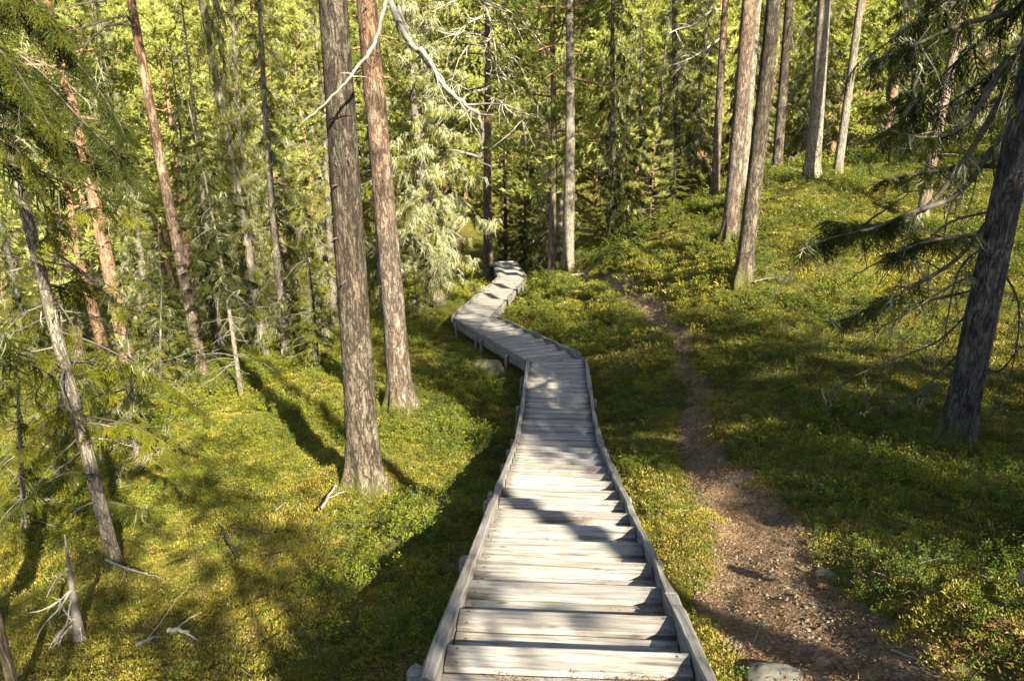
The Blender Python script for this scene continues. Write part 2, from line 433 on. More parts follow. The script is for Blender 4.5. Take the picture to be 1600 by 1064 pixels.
# ground: humus under the plants with moss over it
m, nt, N, L = mat('forest_floor')
v = coords(nt, (1, 1, 1))
n1 = noise(nt, v, 1.1, 5, .6); n2 = noise(nt, v, 14, 6, .75); n3 = noise(nt, v, 70, 4, .7)
c1 = ramp(nt, n2, [(.3, (.035, .030, .013)), (.5, (.10, .085, .022)), (.7, (.20, .165, .035))])
c2 = ramp(nt, n3, [(.3, (.045, .055, .012)), (.6, (.14, .14, .025)), (.8, (.25, .17, .05))])
col = mix(nt, ramp(nt, n1, [(.4, (0, 0, 0)), (.6, (1, 1, 1))]), c1, c2)
finish(nt, col, .95, math_(nt, 'ADD', n2, math_(nt, 'MULTIPLY', n3, .5)), 1.0, .04, .1); M['ground'] = m

m, nt, N, L = mat('trodden_path')
v = coords(nt, (1, 1, 1))
n2 = noise(nt, v, 9, 6, .75); n3 = noise(nt, v, 90, 4, .75); vv = voro(nt, v, 55)
col = ramp(nt, n2, [(.3, (.075, .050, .030)), (.5, (.225, .16, .095)), (.7, (.41, .31, .20))])
sp = ramp(nt, n3, [(.35, (.45, .42, .4)), (.6, (1.2, 1.1, 1.0))])
col = mix(nt, 1.0, col, sp, 'MULTIPLY')
col = mix(nt, ramp(nt, vv.outputs['Color'], [(.72, (0, 0, 0)), (.78, (1, 1, 1))]), col, (.33, .25, .18))
finish(nt, col, .95, math_(nt, 'ADD', n3, vv.outputs['Distance']), 1.0, .02, .1); M['path'] = m

def stone_mat(name, a, b, moss=0.):
    m, nt, N, L = mat(name)
    v = coords(nt, (1, 1, 1), rnd=True)
    n = noise(nt, v, 12, 6, .7); col = ramp(nt, n, [(.3, a), (.7, b)])
    oi = nt.nodes.new('ShaderNodeObjectInfo')
    col = mix(nt, 1.0, col, ramp(nt, oi.outputs['Random'], [(0, (.55, .5, .47)), (.6, (1, .95, .9)), (1, (1.5, 1.45, 1.4))]), 'MULTIPLY')
    if moss:
        col = mix(nt, ramp(nt, noise(nt, v, 6, 5, .7), [(.55 - moss * .2, (0, 0, 0)), (.62, (1, 1, 1))]), col, (.15, .15, .04))
    finish(nt, col, .85, n, .6, .01, .25); return m
M['pebble'] = stone_mat('pebbles', (.13, .105, .08), (.31, .26, .20))
M['stone_grey'] = stone_mat('grey_stone', (.05, .052, .047), (.125, .125, .11))
M['boulder'] = stone_mat('mossy_boulder', (.12, .11, .10), (.27, .255, .235), .6)

# ------------------------------------------------------------------ the ground sheet and the path
def graded(lo, hi, c0, c1, step, grow=1.09):
    a = list(np.arange(c0, c1, step)); s = step; x = a[-1]
    while x < hi: s *= grow; x += s; a.append(x)
    s = step; x = c0; b = []
    while x > lo: s *= grow; x -= s; b.append(x)
    return np.array(b[::-1] + a)
gx = graded(-420, 420, -9, 9, .09); gy = graded(-120, 700, 1.5, 26, .10)
XX, YY = np.meshgrid(gx, gy, indexing='ij')
ZZ = ground(XX, YY)
G = Geo()
nx, ny = XX.shape
i = np.arange(nx - 1)[:, None] * ny; j = np.arange(ny - 1)[None]
G.add(np.stack([XX, YY, ZZ], -1).reshape(-1, 3), np.stack([i + j, i + ny + j, i + ny + j + 1, i + j + 1], -1).reshape(-1, 4))
tag(G.obj('ground', M['ground']), kind='structure')

def bilinear(x, y):
    ix = np.clip(np.searchsorted(gx, x) - 1, 0, nx - 2); iy = np.clip(np.searchsorted(gy, y) - 1, 0, ny - 2)
    tx = np.clip((x - gx[ix]) / (gx[ix + 1] - gx[ix]), 0, 1); ty = np.clip((y - gy[iy]) / (gy[iy + 1] - gy[iy]), 0, 1)
    return (ZZ[ix, iy] * (1 - tx) + ZZ[ix + 1, iy] * tx) * (1 - ty) + (ZZ[ix, iy + 1] * (1 - tx) + ZZ[ix + 1, iy + 1] * tx) * ty

ys = np.linspace(.5, 30.8, 420); ts = np.linspace(-1.0, 1.0, 34)
YP, TP = np.meshgrid(ys, ts, indexing='ij')
cx = np.interp(YP, ph_, px_) + .25 * fbm(YP * .8, YP * 0 + 3, 5, 2)
XP = cx + TP * (np.interp(YP, ph_, pw_) * 1.35 + .06)
dd = path_dist(XP, YP)
ZP = bilinear(XP, YP) + .014 - .06 * ss(dd, .0, .16) + .012 * fbm(XP * 9, YP * 9, 21, 3)
G = Geo(); n0, n1_ = XP.shape
i = np.arange(n0 - 1)[:, None] * n1_; j = np.arange(n1_ - 1)[None]
G.add(np.stack([XP, YP, ZP], -1).reshape(-1, 3), np.stack([i + j, i + j + 1, i + n1_ + j + 1, i + n1_ + j], -1).reshape(-1, 4))
tag(G.obj('path', M['path']), kind='structure')

# ------------------------------------------------------------------ the boardwalk
def box(G, x0, x1, y0, y1, z0, z1, m=0, bev=.006, nxs=1, jig=None, tint=None):
    """a bevelled plank along X, cut into nxs lengths so that it can warp"""
    xs = np.linspace(x0, x1, nxs + 1)
    prof = np.array([(y0 + bev, z0), (y1 - bev, z0), (y1, z0 + bev), (y1, z1 - bev), (y1 - bev, z1), (y0 + bev, z1), (y0, z1 - bev), (y0, z0 + bev)])
    V = np.zeros((nxs + 1, 8, 3)); V[:, :, 0] = xs[:, None]; V[:, :, 1:] = prof[None]
    if jig is not None: V = jig(V)
    tt = np.repeat(np.zeros(nxs + 1) if tint is None else tint(xs), 8)
    i = np.arange(nxs)[:, None] * 8; j = np.arange(8)[None]; k = (j + 1) % 8
    G.add(V.reshape(-1, 3), np.stack([i + j, i + 8 + j, i + 8 + k, i + k], -1).reshape(-1, 4), m, tt)
    G.add(V[0], np.arange(8)[None], m, tt[:8]); G.add(V[-1], np.arange(8)[::-1][None], m, tt[-8:])

bwk = empty('boardwalk', (0, 0, ZC - 1.4 - .4), 'weathered grey wooden stairway and boardwalk winding down through the forest', 'boardwalk')
BWL = Vector(bwk.location)

def heading(h):
    """direction of travel in plan, smoothed over the bends"""
    w = .55 if h < 16 else .9
    a = np.array([board_x(h - w), h - w]); b = np.array([board_x(h + w), h + w])
    d = (b - a) / np.linalg.norm(b - a)
    return math.atan2(-d[0], d[1])      # rotation about z that takes +Y to d

planks = []           # (h centre, width along, level drop)
edges = [2.54 + .41 * k for k in range(-9, 17)] + [9.78, 10.5, 11.25, 11.95, 12.6, 13.1]
for e0, e1 in zip(edges[:-1], edges[1:]):
    run = e1 - e0; n = 2 if run < .5 else 4
    if n == 2:
        fp_ = .155
        planks.append((e0 + (run - fp_) / 2, run - fp_, float(board_d(e1)), False)); planks.append((e1 - fp_ / 2, fp_, float(board_d(e1)), True))
    else:
        for q in range(n): planks.append((e0 + run * (q + .5) / n, run / n, float(board_d(e1)), q == n - 1))
h = 13.1
while h < 18.6:
    for q in range(4): planks.append((h + .17 * (q + .5), .17, float(board_d(h + .68)), q == 3))
    h += .68
while h < 35.5:
    for q in range(7): planks.append((h + .165 * (q + .5), .165, float(board_d(h + 1.155 * .75)), q == 6))
    h += 1.155
planks.sort(key=lambda p: p[0])
rest = Geo()
rp = np.random.RandomState(3)
for idx, (h, w, d, last) in enumerate(planks):
    wid = 1.0 + rp.uniform(-.012, .012)
    hd = heading(h)
    t = .042
    sag = rp.uniform(-.004, .004); sk1 = rp.uniform(-.006, .006, 2)
    chip = rp.uniform(0, 1)
    def jig(V, w=w, sag=sag, sk1=sk1, idx=idx):
        x = V[..., 0]; V[..., 2] += sag * (1 - (2 * x) ** 2) + .002 * fbm(x * 5, x * 0 + idx, 4, 2)
        yb = V[..., 1]
        V[..., 1] += np.where(yb > 0, 1, -1) * (.010 * fbm(x * 3.5, x * 0 + idx * 3.1, 5, 3) - .001) + sk1[0] * x
        return V
    gap = .010 + rp.uniform(0, .008)
    tf = lambda xs: np.clip((np.abs(xs) - .20) / .3, 0, 1) * 1.05
    G = Geo()
    nose = .006 if last else 0
    box(G, -wid / 2, wid / 2, -w / 2 + gap, w / 2 - gap + nose, -t, 0, 0, .005, 14, jig, tf)
    if h < 15:
        for sx in (-1, 1):
            for yy in (-.25, .25):
                a = np.linspace(0, 2 * np.pi, 6, endpoint=False)
                cxn = sx * (wid / 2 - .04 - rp.uniform(0, .01)); cy = yy * w
                G.add(np.c_[cxn + .005 * np.cos(a), cy + .005 * np.sin(a), np.full(6, .0055)], np.arange(6)[None], 1, .5)
    if h < 14: zz = .0
    else: zz = rp.uniform(-.004, .004)
    M4 = Matrix.Translation((float(board_x(h)), h, ZC - d + zz)) @ Matrix.Rotation(hd, 4, 'Z') @ Matrix.Rotation(rp.uniform(-.004, .004), 4, 'Y') @ Matrix.Rotation(rp.uniform(-.012, .012), 4, 'X')
    if idx < 99:
        o = G.obj('tread', [M['plank'], M['nail']], bwk, smooth=False)
        o.matrix_local = Matrix.Translation(-BWL) @ M4
    else:
        A = np.array(M4)
        st = 0
        for vv_, ff_, mm_, tt_ in zip(G.v, G.f, G.m, G.t):
            rest.add(vv_ @ A[:3, :3].T + A[:3, 3] - np.array(BWL), ff_ - st, int(mm_[0]), tt_); st += len(vv_)
o = rest.obj('tread', [M['plank'], M['nail']], bwk, smooth=False); o["kind"] = "stuff"

def rail(side, h0, h1, lift0=.012, lift1=.012, hgt=.24, thick=.055, wav=.012, name='side_rail'):
    """upright board along one side; its top follows the slope of the steps"""
    n = max(6, int((h1 - h0) / .07))
    hs = np.linspace(h0, h1, n)
    off = (.5 + thick / 2 + .006) * side
    P = []
    for k, hh in enumerate(hs):
        hdg = heading(hh) if 16 < hh else heading(min(hh, 12.3) if h1 < 13.4 else max(hh, 13.9))
        nx_, ny_ = math.cos(hdg), math.sin(hdg)
        hq = hh
        drop = float(board_d(hq)) + 0
        P.append((float(board_x(hq)) + off * nx_, hq + off * ny_, ZC - drop + lift0 + (lift1 - lift0) * k / (n - 1)))
    P = np.array(P) - np.array(BWL)
    T = np.gradient(P, axis=0); T[:, 2] = 0; T /= np.linalg.norm(T, axis=1)[:, None]
    Nn = np.c_[T[:, 1], -T[:, 0], np.zeros(n)]
    sd_ = int(h0 * 7 + side * 3)
    th = thick * (1 + (1.3 if side > 0 else .6) * fbm(hs * 2.2, hs * 0, sd_ + 50, 4)); top = wav * fbm(hs * 2.6, hs * 0 + 9, sd_ + 60, 4) * (4 if side > 0 else 2.4)
    V = np.zeros((n, 6, 3))
    b = .008
    for q, (sx, dz, inn) in enumerate([(-1, -hgt, 0), (-1, -b, 0), (-1, 0, b), (1, 0, b), (1, -b, 0), (1, -hgt, 0)]):
        V[:, q] = P + Nn * (sx * (th / 2 - inn))[:, None]
        V[:, q, 2] += dz + (top if q in (1, 2, 3, 4) else 0)
    i = np.arange(n - 1)[:, None] * 6; j = np.arange(6)[None]; k = (j + 1) % 6
    G = Geo(); G.add(V.reshape(-1, 3), np.stack([i + j, i + k, i + 6 + k, i + 6 + j], -1).reshape(-1, 4), 0, .35)
    G.add(V[0], np.arange(6)[::-1][None], 0, .9); G.add(V[-1], np.arange(6)[None], 0, .9)
    # local frame along the board so that the grain runs along it
    a = Vector(V[0, 2]); d = Vector(V[-1, 2]) - a; L_ = d.length
    q = Vector((1, 0, 0)).rotation_difference(d.normalized())
    Mx = Matrix.Translation(a) @ q.to_matrix().to_4x4(); Mi = np.array(Mx.inverted())
    G.v = [v @ Mi[:3, :3].T + Mi[:3, 3] for v in G.v]
    o = G.obj(name, M['rail'], bwk, smooth=False); o.matrix_local = Mx
    return o
for side in (-1, 1):
    segs = [(-1.3, 3.2), (3.2, 6.55), (6.55, 9.2), (9.2, 13.1)] if side > 0 else [(-1.3, 2.2), (2.2, 5.3), (5.3, 8.9), (8.9, 13.1)]
    for a, b in segs: rail(side, a + .004, b - .004, .015 if a < 9 else .03, .03 if b > 9 else .015)
    rail(side, 13.2, 16.2, .055, .02); rail(side, 16.21, 18.75, .02, .01)
    for a, b in [(18.9, 22.9), (22.9, 26.9), (27.0, 30.5), (30.5, 35.4)]: rail(side, a + .01, b - .01, .012, .012, .2, .045)

def post(side, h, out=.05, top=-.02, r=.045, deep=1.1, tilt=0):
    hdg = heading(h); off = (.5 + .06 + r + out * .3) * side
    x = float(board_x(h)) + off * math.cos(hdg); y = h + off * math.sin(hdg); z = ZC - float(board_d(h)) + top
    G = Geo(); zt = np.array([-deep, -.5, -.2, -.02, 0.])
    P = np.c_[np.full(5, 0.) + tilt * zt, np.zeros(5), zt]
    rr = np.array([1, 1, 1, 1, .86]) * r
    tube(G, P, rr, 7, 0, True, .7, lambda n, a: 1 + .12 * np.sin(a * 2 + h * 9)[None] * np.ones((n, 1)))
    o = G.obj('post', M['rail'], bwk, smooth=False); o.location = Vector((x, y, z)) - BWL
for h_, s_ in [(2.32, 1), (4.0, 1), (5.75, 1), (7.1, 1), (8.35, 1), (9.35, 1), (11.2, 1), (2.35, -1), (3.95, -1), (5.35, -1), (5.75, -1), (7.3, -1), (8.3, -1), (9.0, -1), (10.6, -1), (12.2, -1),
               (14.2, -1), (16.0, -1), (16.5, -1), (18.3, -1), (20.6, -1), (15.1, 1), (22.5, -1), (25, 1)]:
    post(s_, h_, rp.uniform(0, .03), rp.uniform(-.09, -.02) if h_ < 13 else -.05, rp.uniform(.028, .040), tilt=rp.uniform(-.05, .05))
for h_ in (2.4, 5.6, 8.7, 11.7, 14.5, 17.3, 21, 25, 29):
    G = Geo(); box(G, -.5, .5, -.05, .05, -.16, -.045, 0, .006, 2)
    o = G.obj('cross_beam', M['rail'], bwk, smooth=False)
    o.matrix_local = Matrix.Translation(Vector((float(board_x(h_)), h_, ZC - float(board_d(h_)) - .12)) - BWL) @ Matrix.Rotation(heading(h_), 4, 'Z')

# ------------------------------------------------------------------ foliage building blocks (triangle arrays)
def rot_to(D, up=None, roll=None):
    """frames (m,3,3) whose columns are [D, side, up]"""
    D = D / (np.linalg.norm(D, axis=1)[:, None] + 1e-9)
    U = np.tile([0, 0, 1.], (len(D), 1)) if up is None else up
    Sd = np.cross(U, D); Sd /= np.linalg.norm(Sd, axis=1)[:, None] + 1e-9
    U = np.cross(D, Sd)
    if roll is not None:
        c = np.cos(roll)[:, None]; s = np.sin(roll)[:, None]
        Sd, U = c * Sd + s * U, -s * Sd + c * U
    return np.stack([D, Sd, U], -1)
def inst(T, F, P, sc):
    """copy triangles T (n,3,3) by frames F (m,3,3), places P (m,3), scales sc (m,)"""
    return (np.einsum('mij,nkj->mnki', F * np.asarray(sc)[:, None, None], T) + P[:, None, None]).reshape(-1, 3, 3)

def needles(L, n, nl, nw, rs, spread=.85, flat=1., fwd=.48):
    t = rs.uniform(0, 1, n); a = rs.uniform(0, 2 * np.pi, n)
    base = np.c_[t * L, np.zeros(n), np.zeros(n)]
    rad = np.c_[rs.uniform(fwd - .3, fwd + .3, n), np.cos(a) * spread, np.sin(a) * spread * flat]
    rad /= np.linalg.norm(rad, axis=1)[:, None]
    ln = nl * rs.uniform(.7, 1.15, n) * (1 - .25 * t)
    side = np.cross(rad, rs.randn(n, 3)); side /= np.linalg.norm(side, axis=1)[:, None]
    return np.stack([base - side * nw / 2, base + side * nw / 2, base + rad * ln[:, None]], 1)

def blades(L, w, rs, n=2):
    """the twig itself with the needles that lie close along it: crossed tapering blades"""
    out = []
    for k in range(n):
        a = k * math.pi / n + rs.uniform(-.3, .3); d = np.array([0, math.cos(a), math.sin(a)]) * w / 2
        for (x0, x1, s0, s1) in [(0, .5, .6, 1.), (.5, 1., 1., .15)]:
            p0 = np.array([x0 * L, 0, 0]); p1 = np.array([x1 * L, 0, 0])
            out += [[p0 - d * s0, p0 + d * s0, p1 + d * s1], [p0 - d * s0, p1 + d * s1, p1 - d * s1]]
    return np.array(out)

def frond(rs, L=.45, ntw=9, nn=26, nl=.02, nw=.0035, droop=.25, core=.016):
    """flat spray of spruce: an axis with side twigs, all brushed with needles"""
    out = [needles(L, int(nn * 2.2), nl, nw, rs), blades(L, core, rs)]
    tw = needles(1, nn, nl, nw, rs)
    for k in range(ntw):
        t = .12 + .82 * k / ntw
        l = L * (.52 * (1 - t) ** .7 + .08) * rs.uniform(.7, 1.2)
        for s in (-1, 1):
            l2 = l * rs.uniform(.55, 1.25); D = np.array([[rs.uniform(.45, .95), s * rs.uniform(.5, .95), -droop * rs.uniform(-.2, 2.2)]])
            T = np.concatenate([needles(l2, max(4, int(nn * l2 / (L * .3))), nl, nw, rs), blades(l2, core, rs)])
            out.append(inst(T, rot_to(D), np.array([[t * L, 0, -droop * .3 * t * t * L]]), [1]))
    T = np.concatenate(out); c = rs.uniform(.15, .65); w = rs.uniform(-.25, .25); x = T[..., 0]
    T[..., 2] -= c * x * x / L; T[..., 1] += w * x * x / L; T[..., 2] -= .5 * np.abs(T[..., 1]) ** 1.5 / math.sqrt(L)
    return T

class Detail: pass
def frond_set(seed, n, **kw):
    rs = np.random.RandomState(seed); return [frond(rs, **kw) for _ in range(n)]
FR_HERO = frond_set(1, 6, L=.38, ntw=8, nn=32, nl=.018, nw=.0062, core=.011)
FR_NEAR = frond_set(5, 6, L=.36, ntw=6, nn=16, nl=.023, nw=.010, core=.015)
FR_MID = frond_set(2, 4, L=.50, ntw=6, nn=7, nl=.05, nw=.018, core=.028)
FR_FAR = frond_set(3, 3, L=.6, ntw=4, nn=4, nl=.11, nw=.045, core=.06)

def spruce_crown(seed, H, R0, z0, fr, nbr, dens=1., wood=True, droop=.5, hang=.4, lich=0., lich_len=.25, lich_w=.012, shape=.8, sparse=0., tipw=.3, azr=None, fsc=1., up=.35):
    """all live branches of one spruce; returns (needle tris, tint), (wood Geo), (lichen tris, tint)"""
    rs = np.random.RandomState(seed)
    Fs = [[] for _ in fr]; Ps = [[] for _ in fr]; Sc = [[] for _ in fr]; Tn = [[] for _ in fr]
    wg = Geo(); LT = []; LL = []
    for b in range(nbr):
        u = (b + rs.uniform(-.4, .4)) / nbr
        u = min(max(u, 0), .995) ** 1.0
        z = z0 + (H - z0) * u
        if rs.rand() < sparse: continue
        az = b * 2.4 + rs.uniform(-.5, .5)
        if azr is not None: az = rs.uniform(*azr)
        l = R0 * ((1 - u) ** shape) * rs.uniform(.6, 1.15) + .12
        if u < .12: l *= .75 + u * 2
        el = -.15 - .35 * (1 - u) + .9 * u ** 3
        D = np.array([math.cos(az) * math.cos(el), math.sin(az) * math.cos(el), math.sin(el)])
        n = 7
        P = curve((0, 0, z), D, l, n, droop * (1 - u * .8), .22, rs, up)
        if wood: tube(wg, P, np.linspace(.005 + .007 * l, .002, len(P)), 4, 0, False)
        m = max(3, int(l * 7 * dens))
        ts_ = np.sort(rs.uniform(.12, 1, m)); ts_[-1] = .97
        for q, t in enumerate(ts_):
            f = t * n; i0 = min(int(f), n - 1); p = P[i0] + (P[i0 + 1] - P[i0]) * (f - i0)
            tg = P[i0 + 1] - P[i0]; tg /= np.linalg.norm(tg)
            s = (1 if q % 2 else -1)
            sd_ = np.cross(tg, [0, 0, 1]); sd_ /= np.linalg.norm(sd_) + 1e-9
            if q == m - 1: d = tg
            else: d = tg * .75 + sd_ * s * rs.uniform(.4, .9) + np.array([0, 0, -hang * rs.uniform(.2, 1.3)])
            k = rs.randint(len(fr))
            Fs[k].append(d); Ps[k].append(p); Sc[k].append(fsc * rs.uniform(.55, 1.1) * min(1.0, .45 + l * .45) * (1.1 - .45 * t))
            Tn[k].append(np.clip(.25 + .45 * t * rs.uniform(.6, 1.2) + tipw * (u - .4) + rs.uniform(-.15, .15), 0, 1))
            if lich > 0 and rs.rand() < lich:
                LL.append(p)
        if lich > 0:
            for q in range(int(l * 9 * lich)):
                f = rs.uniform(.15, .98) * n; i0 = min(int(f), n - 1)
                LL.append(P[i0] + (P[i0 + 1] - P[i0]) * (f - i0) + rs.randn(3) * np.array([.14, .14, .03]) * min(l, 1))
    T = []; tn = []
    for k, F in enumerate(fr):
        if not Fs[k]: continue
        D = np.array(Fs[k]); T.append(inst(F, rot_to(D, roll=rs.uniform(-.9, .9, len(D))), np.array(Ps[k]), np.array(Sc[k])))
        tn.append(np.clip(np.repeat(Tn[k], len(F)) + rs.uniform(-.12, .12, len(F) * len(D)), 0, 1))
    LTr, LTt = lichen_tris(np.array(LL), lich_len, lich_w, rs) if LL else (np.zeros((0, 3, 3)), np.zeros(0))
    return np.concatenate(T), np.concatenate(tn), wg, LTr, LTt

def lichen_tris(P, L, w, rs, per=9):
    """beard lichen: each tuft a few ragged hanging strands"""
    n = len(P) * per
    cl = np.repeat(rs.uniform(.15, 1, len(P)) ** 1.5, per); dr = np.repeat(rs.randn(len(P), 2) * .22, per, 0)
    B = np.repeat(P, per, 0) + rs.randn(n, 3) * .03 * np.array([1, 1, .3])
    ln = L * 1.5 * cl * rs.uniform(.4, 1.2, n)
    a = rs.uniform(0, 2 * np.pi, n); sd_ = np.c_[np.cos(a), np.sin(a), np.zeros(n)]
    mid = B + np.c_[(dr + rs.randn(n, 2) * .16) * ln[:, None], -ln * .5]
    tip = mid + np.c_[(dr + rs.randn(n, 2) * .2) * ln[:, None], -ln * .45]
    ww = (w * rs.uniform(.6, 1.4, n))[:, None]
    t1 = np.stack([B - sd_ * ww * .5, B + sd_ * ww * .5, mid + sd_ * ww * .5], 1)
    t2 = np.stack([B - sd_ * ww * .5, mid + sd_ * ww * .5, mid - sd_ * ww * .5], 1)
    t3 = np.stack([mid - sd_ * ww * .5, mid + sd_ * ww * .5, tip], 1)
    # small side hairs
    hb = mid + (B - mid) * rs.uniform(0, 1, (n, 1)); hd = sd_ * rs.choice([-1, 1], (n, 1)) * ln[:, None] * .28 + np.c_[np.zeros((n, 2)), -ln * .22]
    t4 = np.stack([hb, hb + np.array([0, 0, -1]) * ww * 1.2, hb + hd], 1)
    tt = np.repeat(rs.uniform(.1, 1, n), 1)
    return np.concatenate([t1, t2, t3, t4]), np.clip(np.concatenate([tt] * 4), 0, 1)

def dead_branch_geo(G, P0, D, L, rs, r0=.012, sub=6, m=0, droop=.3, wob=.25, sides=5, depth=1, up=0.):
    P = curve(P0, D, L, 9, droop, wob, rs, up)
    tube(G, P, np.linspace(r0, r0 * .25, len(P)), sides, m, True, rs.uniform(.2, .8))
    for k in range(sub):
        f = rs.uniform(.2, .95) * 9; i0 = min(int(f), 8); p = P[i0] + (P[i0 + 1] - P[i0]) * (f - i0)
        tg = P[i0 + 1] - P[i0]; tg /= np.linalg.norm(tg)
        d = tg * .8 + rs.randn(3) * .55
        l = L * rs.uniform(.15, .42) * (1.1 - f / 10)
        if depth > 0: dead_branch_geo(G, p, d, l, rs, r0 * .45, max(2, sub // 2), m, droop * .7, wob, max(3, sides - 1), depth - 1)
        else: tube(G, curve(p, d, l, 4, droop * .5, wob, rs), np.linspace(r0 * .3, r0 * .1, 5), 3, m, False, .5)

def trunk_geo(height, r0, lean=(0, 0), seed=0, sides=20, rings=40, flare=.35, sweep=.1, r1=None, detail=0., zmax=None):
    """tapered trunk from z=-0.3 up; lean = horizontal shift per metre; slightly sinuous"""
    rs = np.random.RandomState(seed)
    z = np.linspace(0, 1, rings) ** 1.15 * (height + .35) - .35
    zz = np.maximum(z, 0)
    ph1, ph2 = rs.uniform(0, 6, 2)
    X = lean[0] * zz + sweep * np.sin(zz * .35 + ph1) * zz / height - sweep * 0
    Y = lean[1] * zz + sweep * np.sin(zz * .28 + ph2) * zz / height
    r1 = r0 * .12 if r1 is None else r1
    rad = r0 + (r1 - r0) * (zz / height) ** .9
    rad = rad * (1 + flare * np.exp(-zz / (r0 * 1.3)))
    P = np.c_[X, Y, z]
    def rn(n, a):
        A, Zg = np.meshgrid(a, z, indexing='xy')
        k = np.round(4 + seed % 3)
        root = 1 + .24 * np.exp(-np.maximum(Zg, 0) / (r0 * 1.5)) * np.cos(A * k + ph1)
        n2 = 1 + .05 * fbm(np.cos(A) * 1.5 + 7, np.sin(A) * 1.5 + Zg * .8, seed, 3) * 2
        if detail: n2 = n2 + detail * (fbm(np.cos(A) * 9 + 7 + np.sin(A) * 9, Zg * 7 + np.sin(A) * 5, seed + 5, 3))
        return root * n2
    G = Geo(); tube(G, P, rad, sides, 0, True, .5, rn)
    at = lambda zq: np.array([np.interp(zq, z, X), np.interp(zq, z, Y), zq])
    rr = lambda zq: float(np.interp(zq, z, rad))
    return G, at, rr

# pine crown parts -----------------------------------------------------------
def tuft(rs, n, l, w):
    """tuft of long needles pointing forward and out along +X"""
    a = rs.uniform(0, 2 * np.pi, n); c = rs.uniform(.1, 1.15, n)
    D = np.c_[np.cos(c), np.sin(c) * np.cos(a), np.sin(c) * np.sin(a)]
    b = np.c_[rs.uniform(-.5, .4, n) * l, np.zeros((n, 2))]
    s = np.cross(D, rs.randn(n, 3)); s /= np.linalg.norm(s, axis=1)[:, None]
    ln = l * rs.uniform(.7, 1.1, n)
    return np.stack([b - s * w / 2, b + s * w / 2, b + D * ln[:, None]], 1)
TF_NEAR = [tuft(np.random.RandomState(50 + k), 46, .085, .0055) for k in range(3)]
TF_MID = [tuft(np.random.RandomState(40 + k), 26, .13, .019) for k in range(3)]
TF_FAR = [tuft(np.random.RandomState(30 + k), 15, .20, .055) for k in range(3)]

def pine_crown(seed, z0, z1, R0, tf, nbr=26, ntuft=26, fsc=1., spread=1.):
    rs = np.random.RandomState(seed); wg = Geo()
    D_ = [[] for _ in tf]; P_ = [[] for _ in tf]; S_ = [[] for _ in tf]; T_ = [[] for _ in tf]
    for b in range(nbr):
        u = (b + rs.uniform(0, 1)) / nbr
        z = z0 + (z1 - z0) * u; az = b * 2.4 + rs.uniform(-.6, .6)
        l = R0 * (math.sin(math.pi * min(.98, u * .72 + .26)) ** .7) * rs.uniform(.6, 1.15)
        el = -.1 + .9 * u + rs.uniform(-.2, .2)
        D = np.array([math.cos(az) * math.cos(el), math.sin(az) * math.cos(el), math.sin(el)])
        P = curve((0, 0, z), D, l, 6, .2, .28, rs, .5)
        tube(wg, P, np.linspace(.012 + .016 * l, .006, 7), 4, 0, False)
        for q in range(int(ntuft * (.4 + .6 * l / R0))):
            t = rs.uniform(.25, 1) ** .7
            f = t * 6; i0 = min(int(f), 5); p = P[i0] + (P[i0 + 1] - P[i0]) * (f - i0)
            off = rs.randn(3) * np.array([.28, .28, .14]) * l * .55 * spread
            d = off * .8 + (P[-1] - P[0]) / l * .3 + np.array([0, 0, .35])
            k = rs.randint(len(tf))
            D_[k].append(d); P_[k].append(p + off); S_[k].append(fsc * rs.uniform(.7, 1.3)); T_[k].append(rs.uniform(.15, .95) * .6 + .3 * u)
            if q % 5 == 0: tube(wg, np.array([p, p + off * .5 + [0, 0, -.02], p + off]), [.008, .006, .004], 3, 0, False)
    T = []; tn = []
    for k, F in enumerate(tf):
        if not D_[k]: continue
        D = np.array(D_[k]); T.append(inst(F, rot_to(D), np.array(P_[k]), np.array(S_[k])))
        tn.append(np.clip(np.repeat(T_[k], len(F)) + rs.uniform(-.15, .15, len(F) * len(D)), 0, 1))
    return np.concatenate(T), np.concatenate(tn), wg

def crown_mesh(name, T, tn, wg, mneedle, mwood):
    G = Geo(); G.tris(T, 0, tn)
    st = 0
    for vv_, ff_, mm_, tt_ in zip(wg.v, wg.f, wg.m, wg.t):
        G.add(vv_, ff_ - st, 1, tt_); st += len(vv_)
    return G.mesh(name, [mneedle, mwood])


# ------------------------------------------------------------------ ground cover (one object per kind of plant; nobody could count them)
def plant_proto(name, T, tint, m, wood=None, mw=None):
    G = Geo(); G.tris(T, 0, tint)
    if wood is not None:
        st = 0
        for vv_, ff_, mm_, tt_ in zip(wood.v, wood.f, wood.m, wood.t):
            G.add(vv_, ff_ - st, 1, tt_); st += len(vv_)
    return bpy.data.objects.new(name, G.mesh(name, [m] + ([mw] if mw else []), smooth=False))

def leaves(P, D, l, w, rs, fold=.25):
    """oval leaves as two folded triangles pairs: P base, D direction"""
    n = len(P); D = D / np.linalg.norm(D, axis=1)[:, None]
    s = np.cross(D, rs.randn(n, 3) * .5 + np.array([0, 0, 1])); s /= np.linalg.norm(s, axis=1)[:, None]
    l = np.broadcast_to(l, (n,))[:, None]; w = np.broadcast_to(w, (n,))[:, None]
    up = np.cross(s, D) * fold * w
    mid = P + D * l * .5; tip = P + D * l
    return np.concatenate([np.stack([P, mid + s * w * .5 + up, tip], 1), np.stack([P, tip, mid - s * w * .5 + up], 1)])

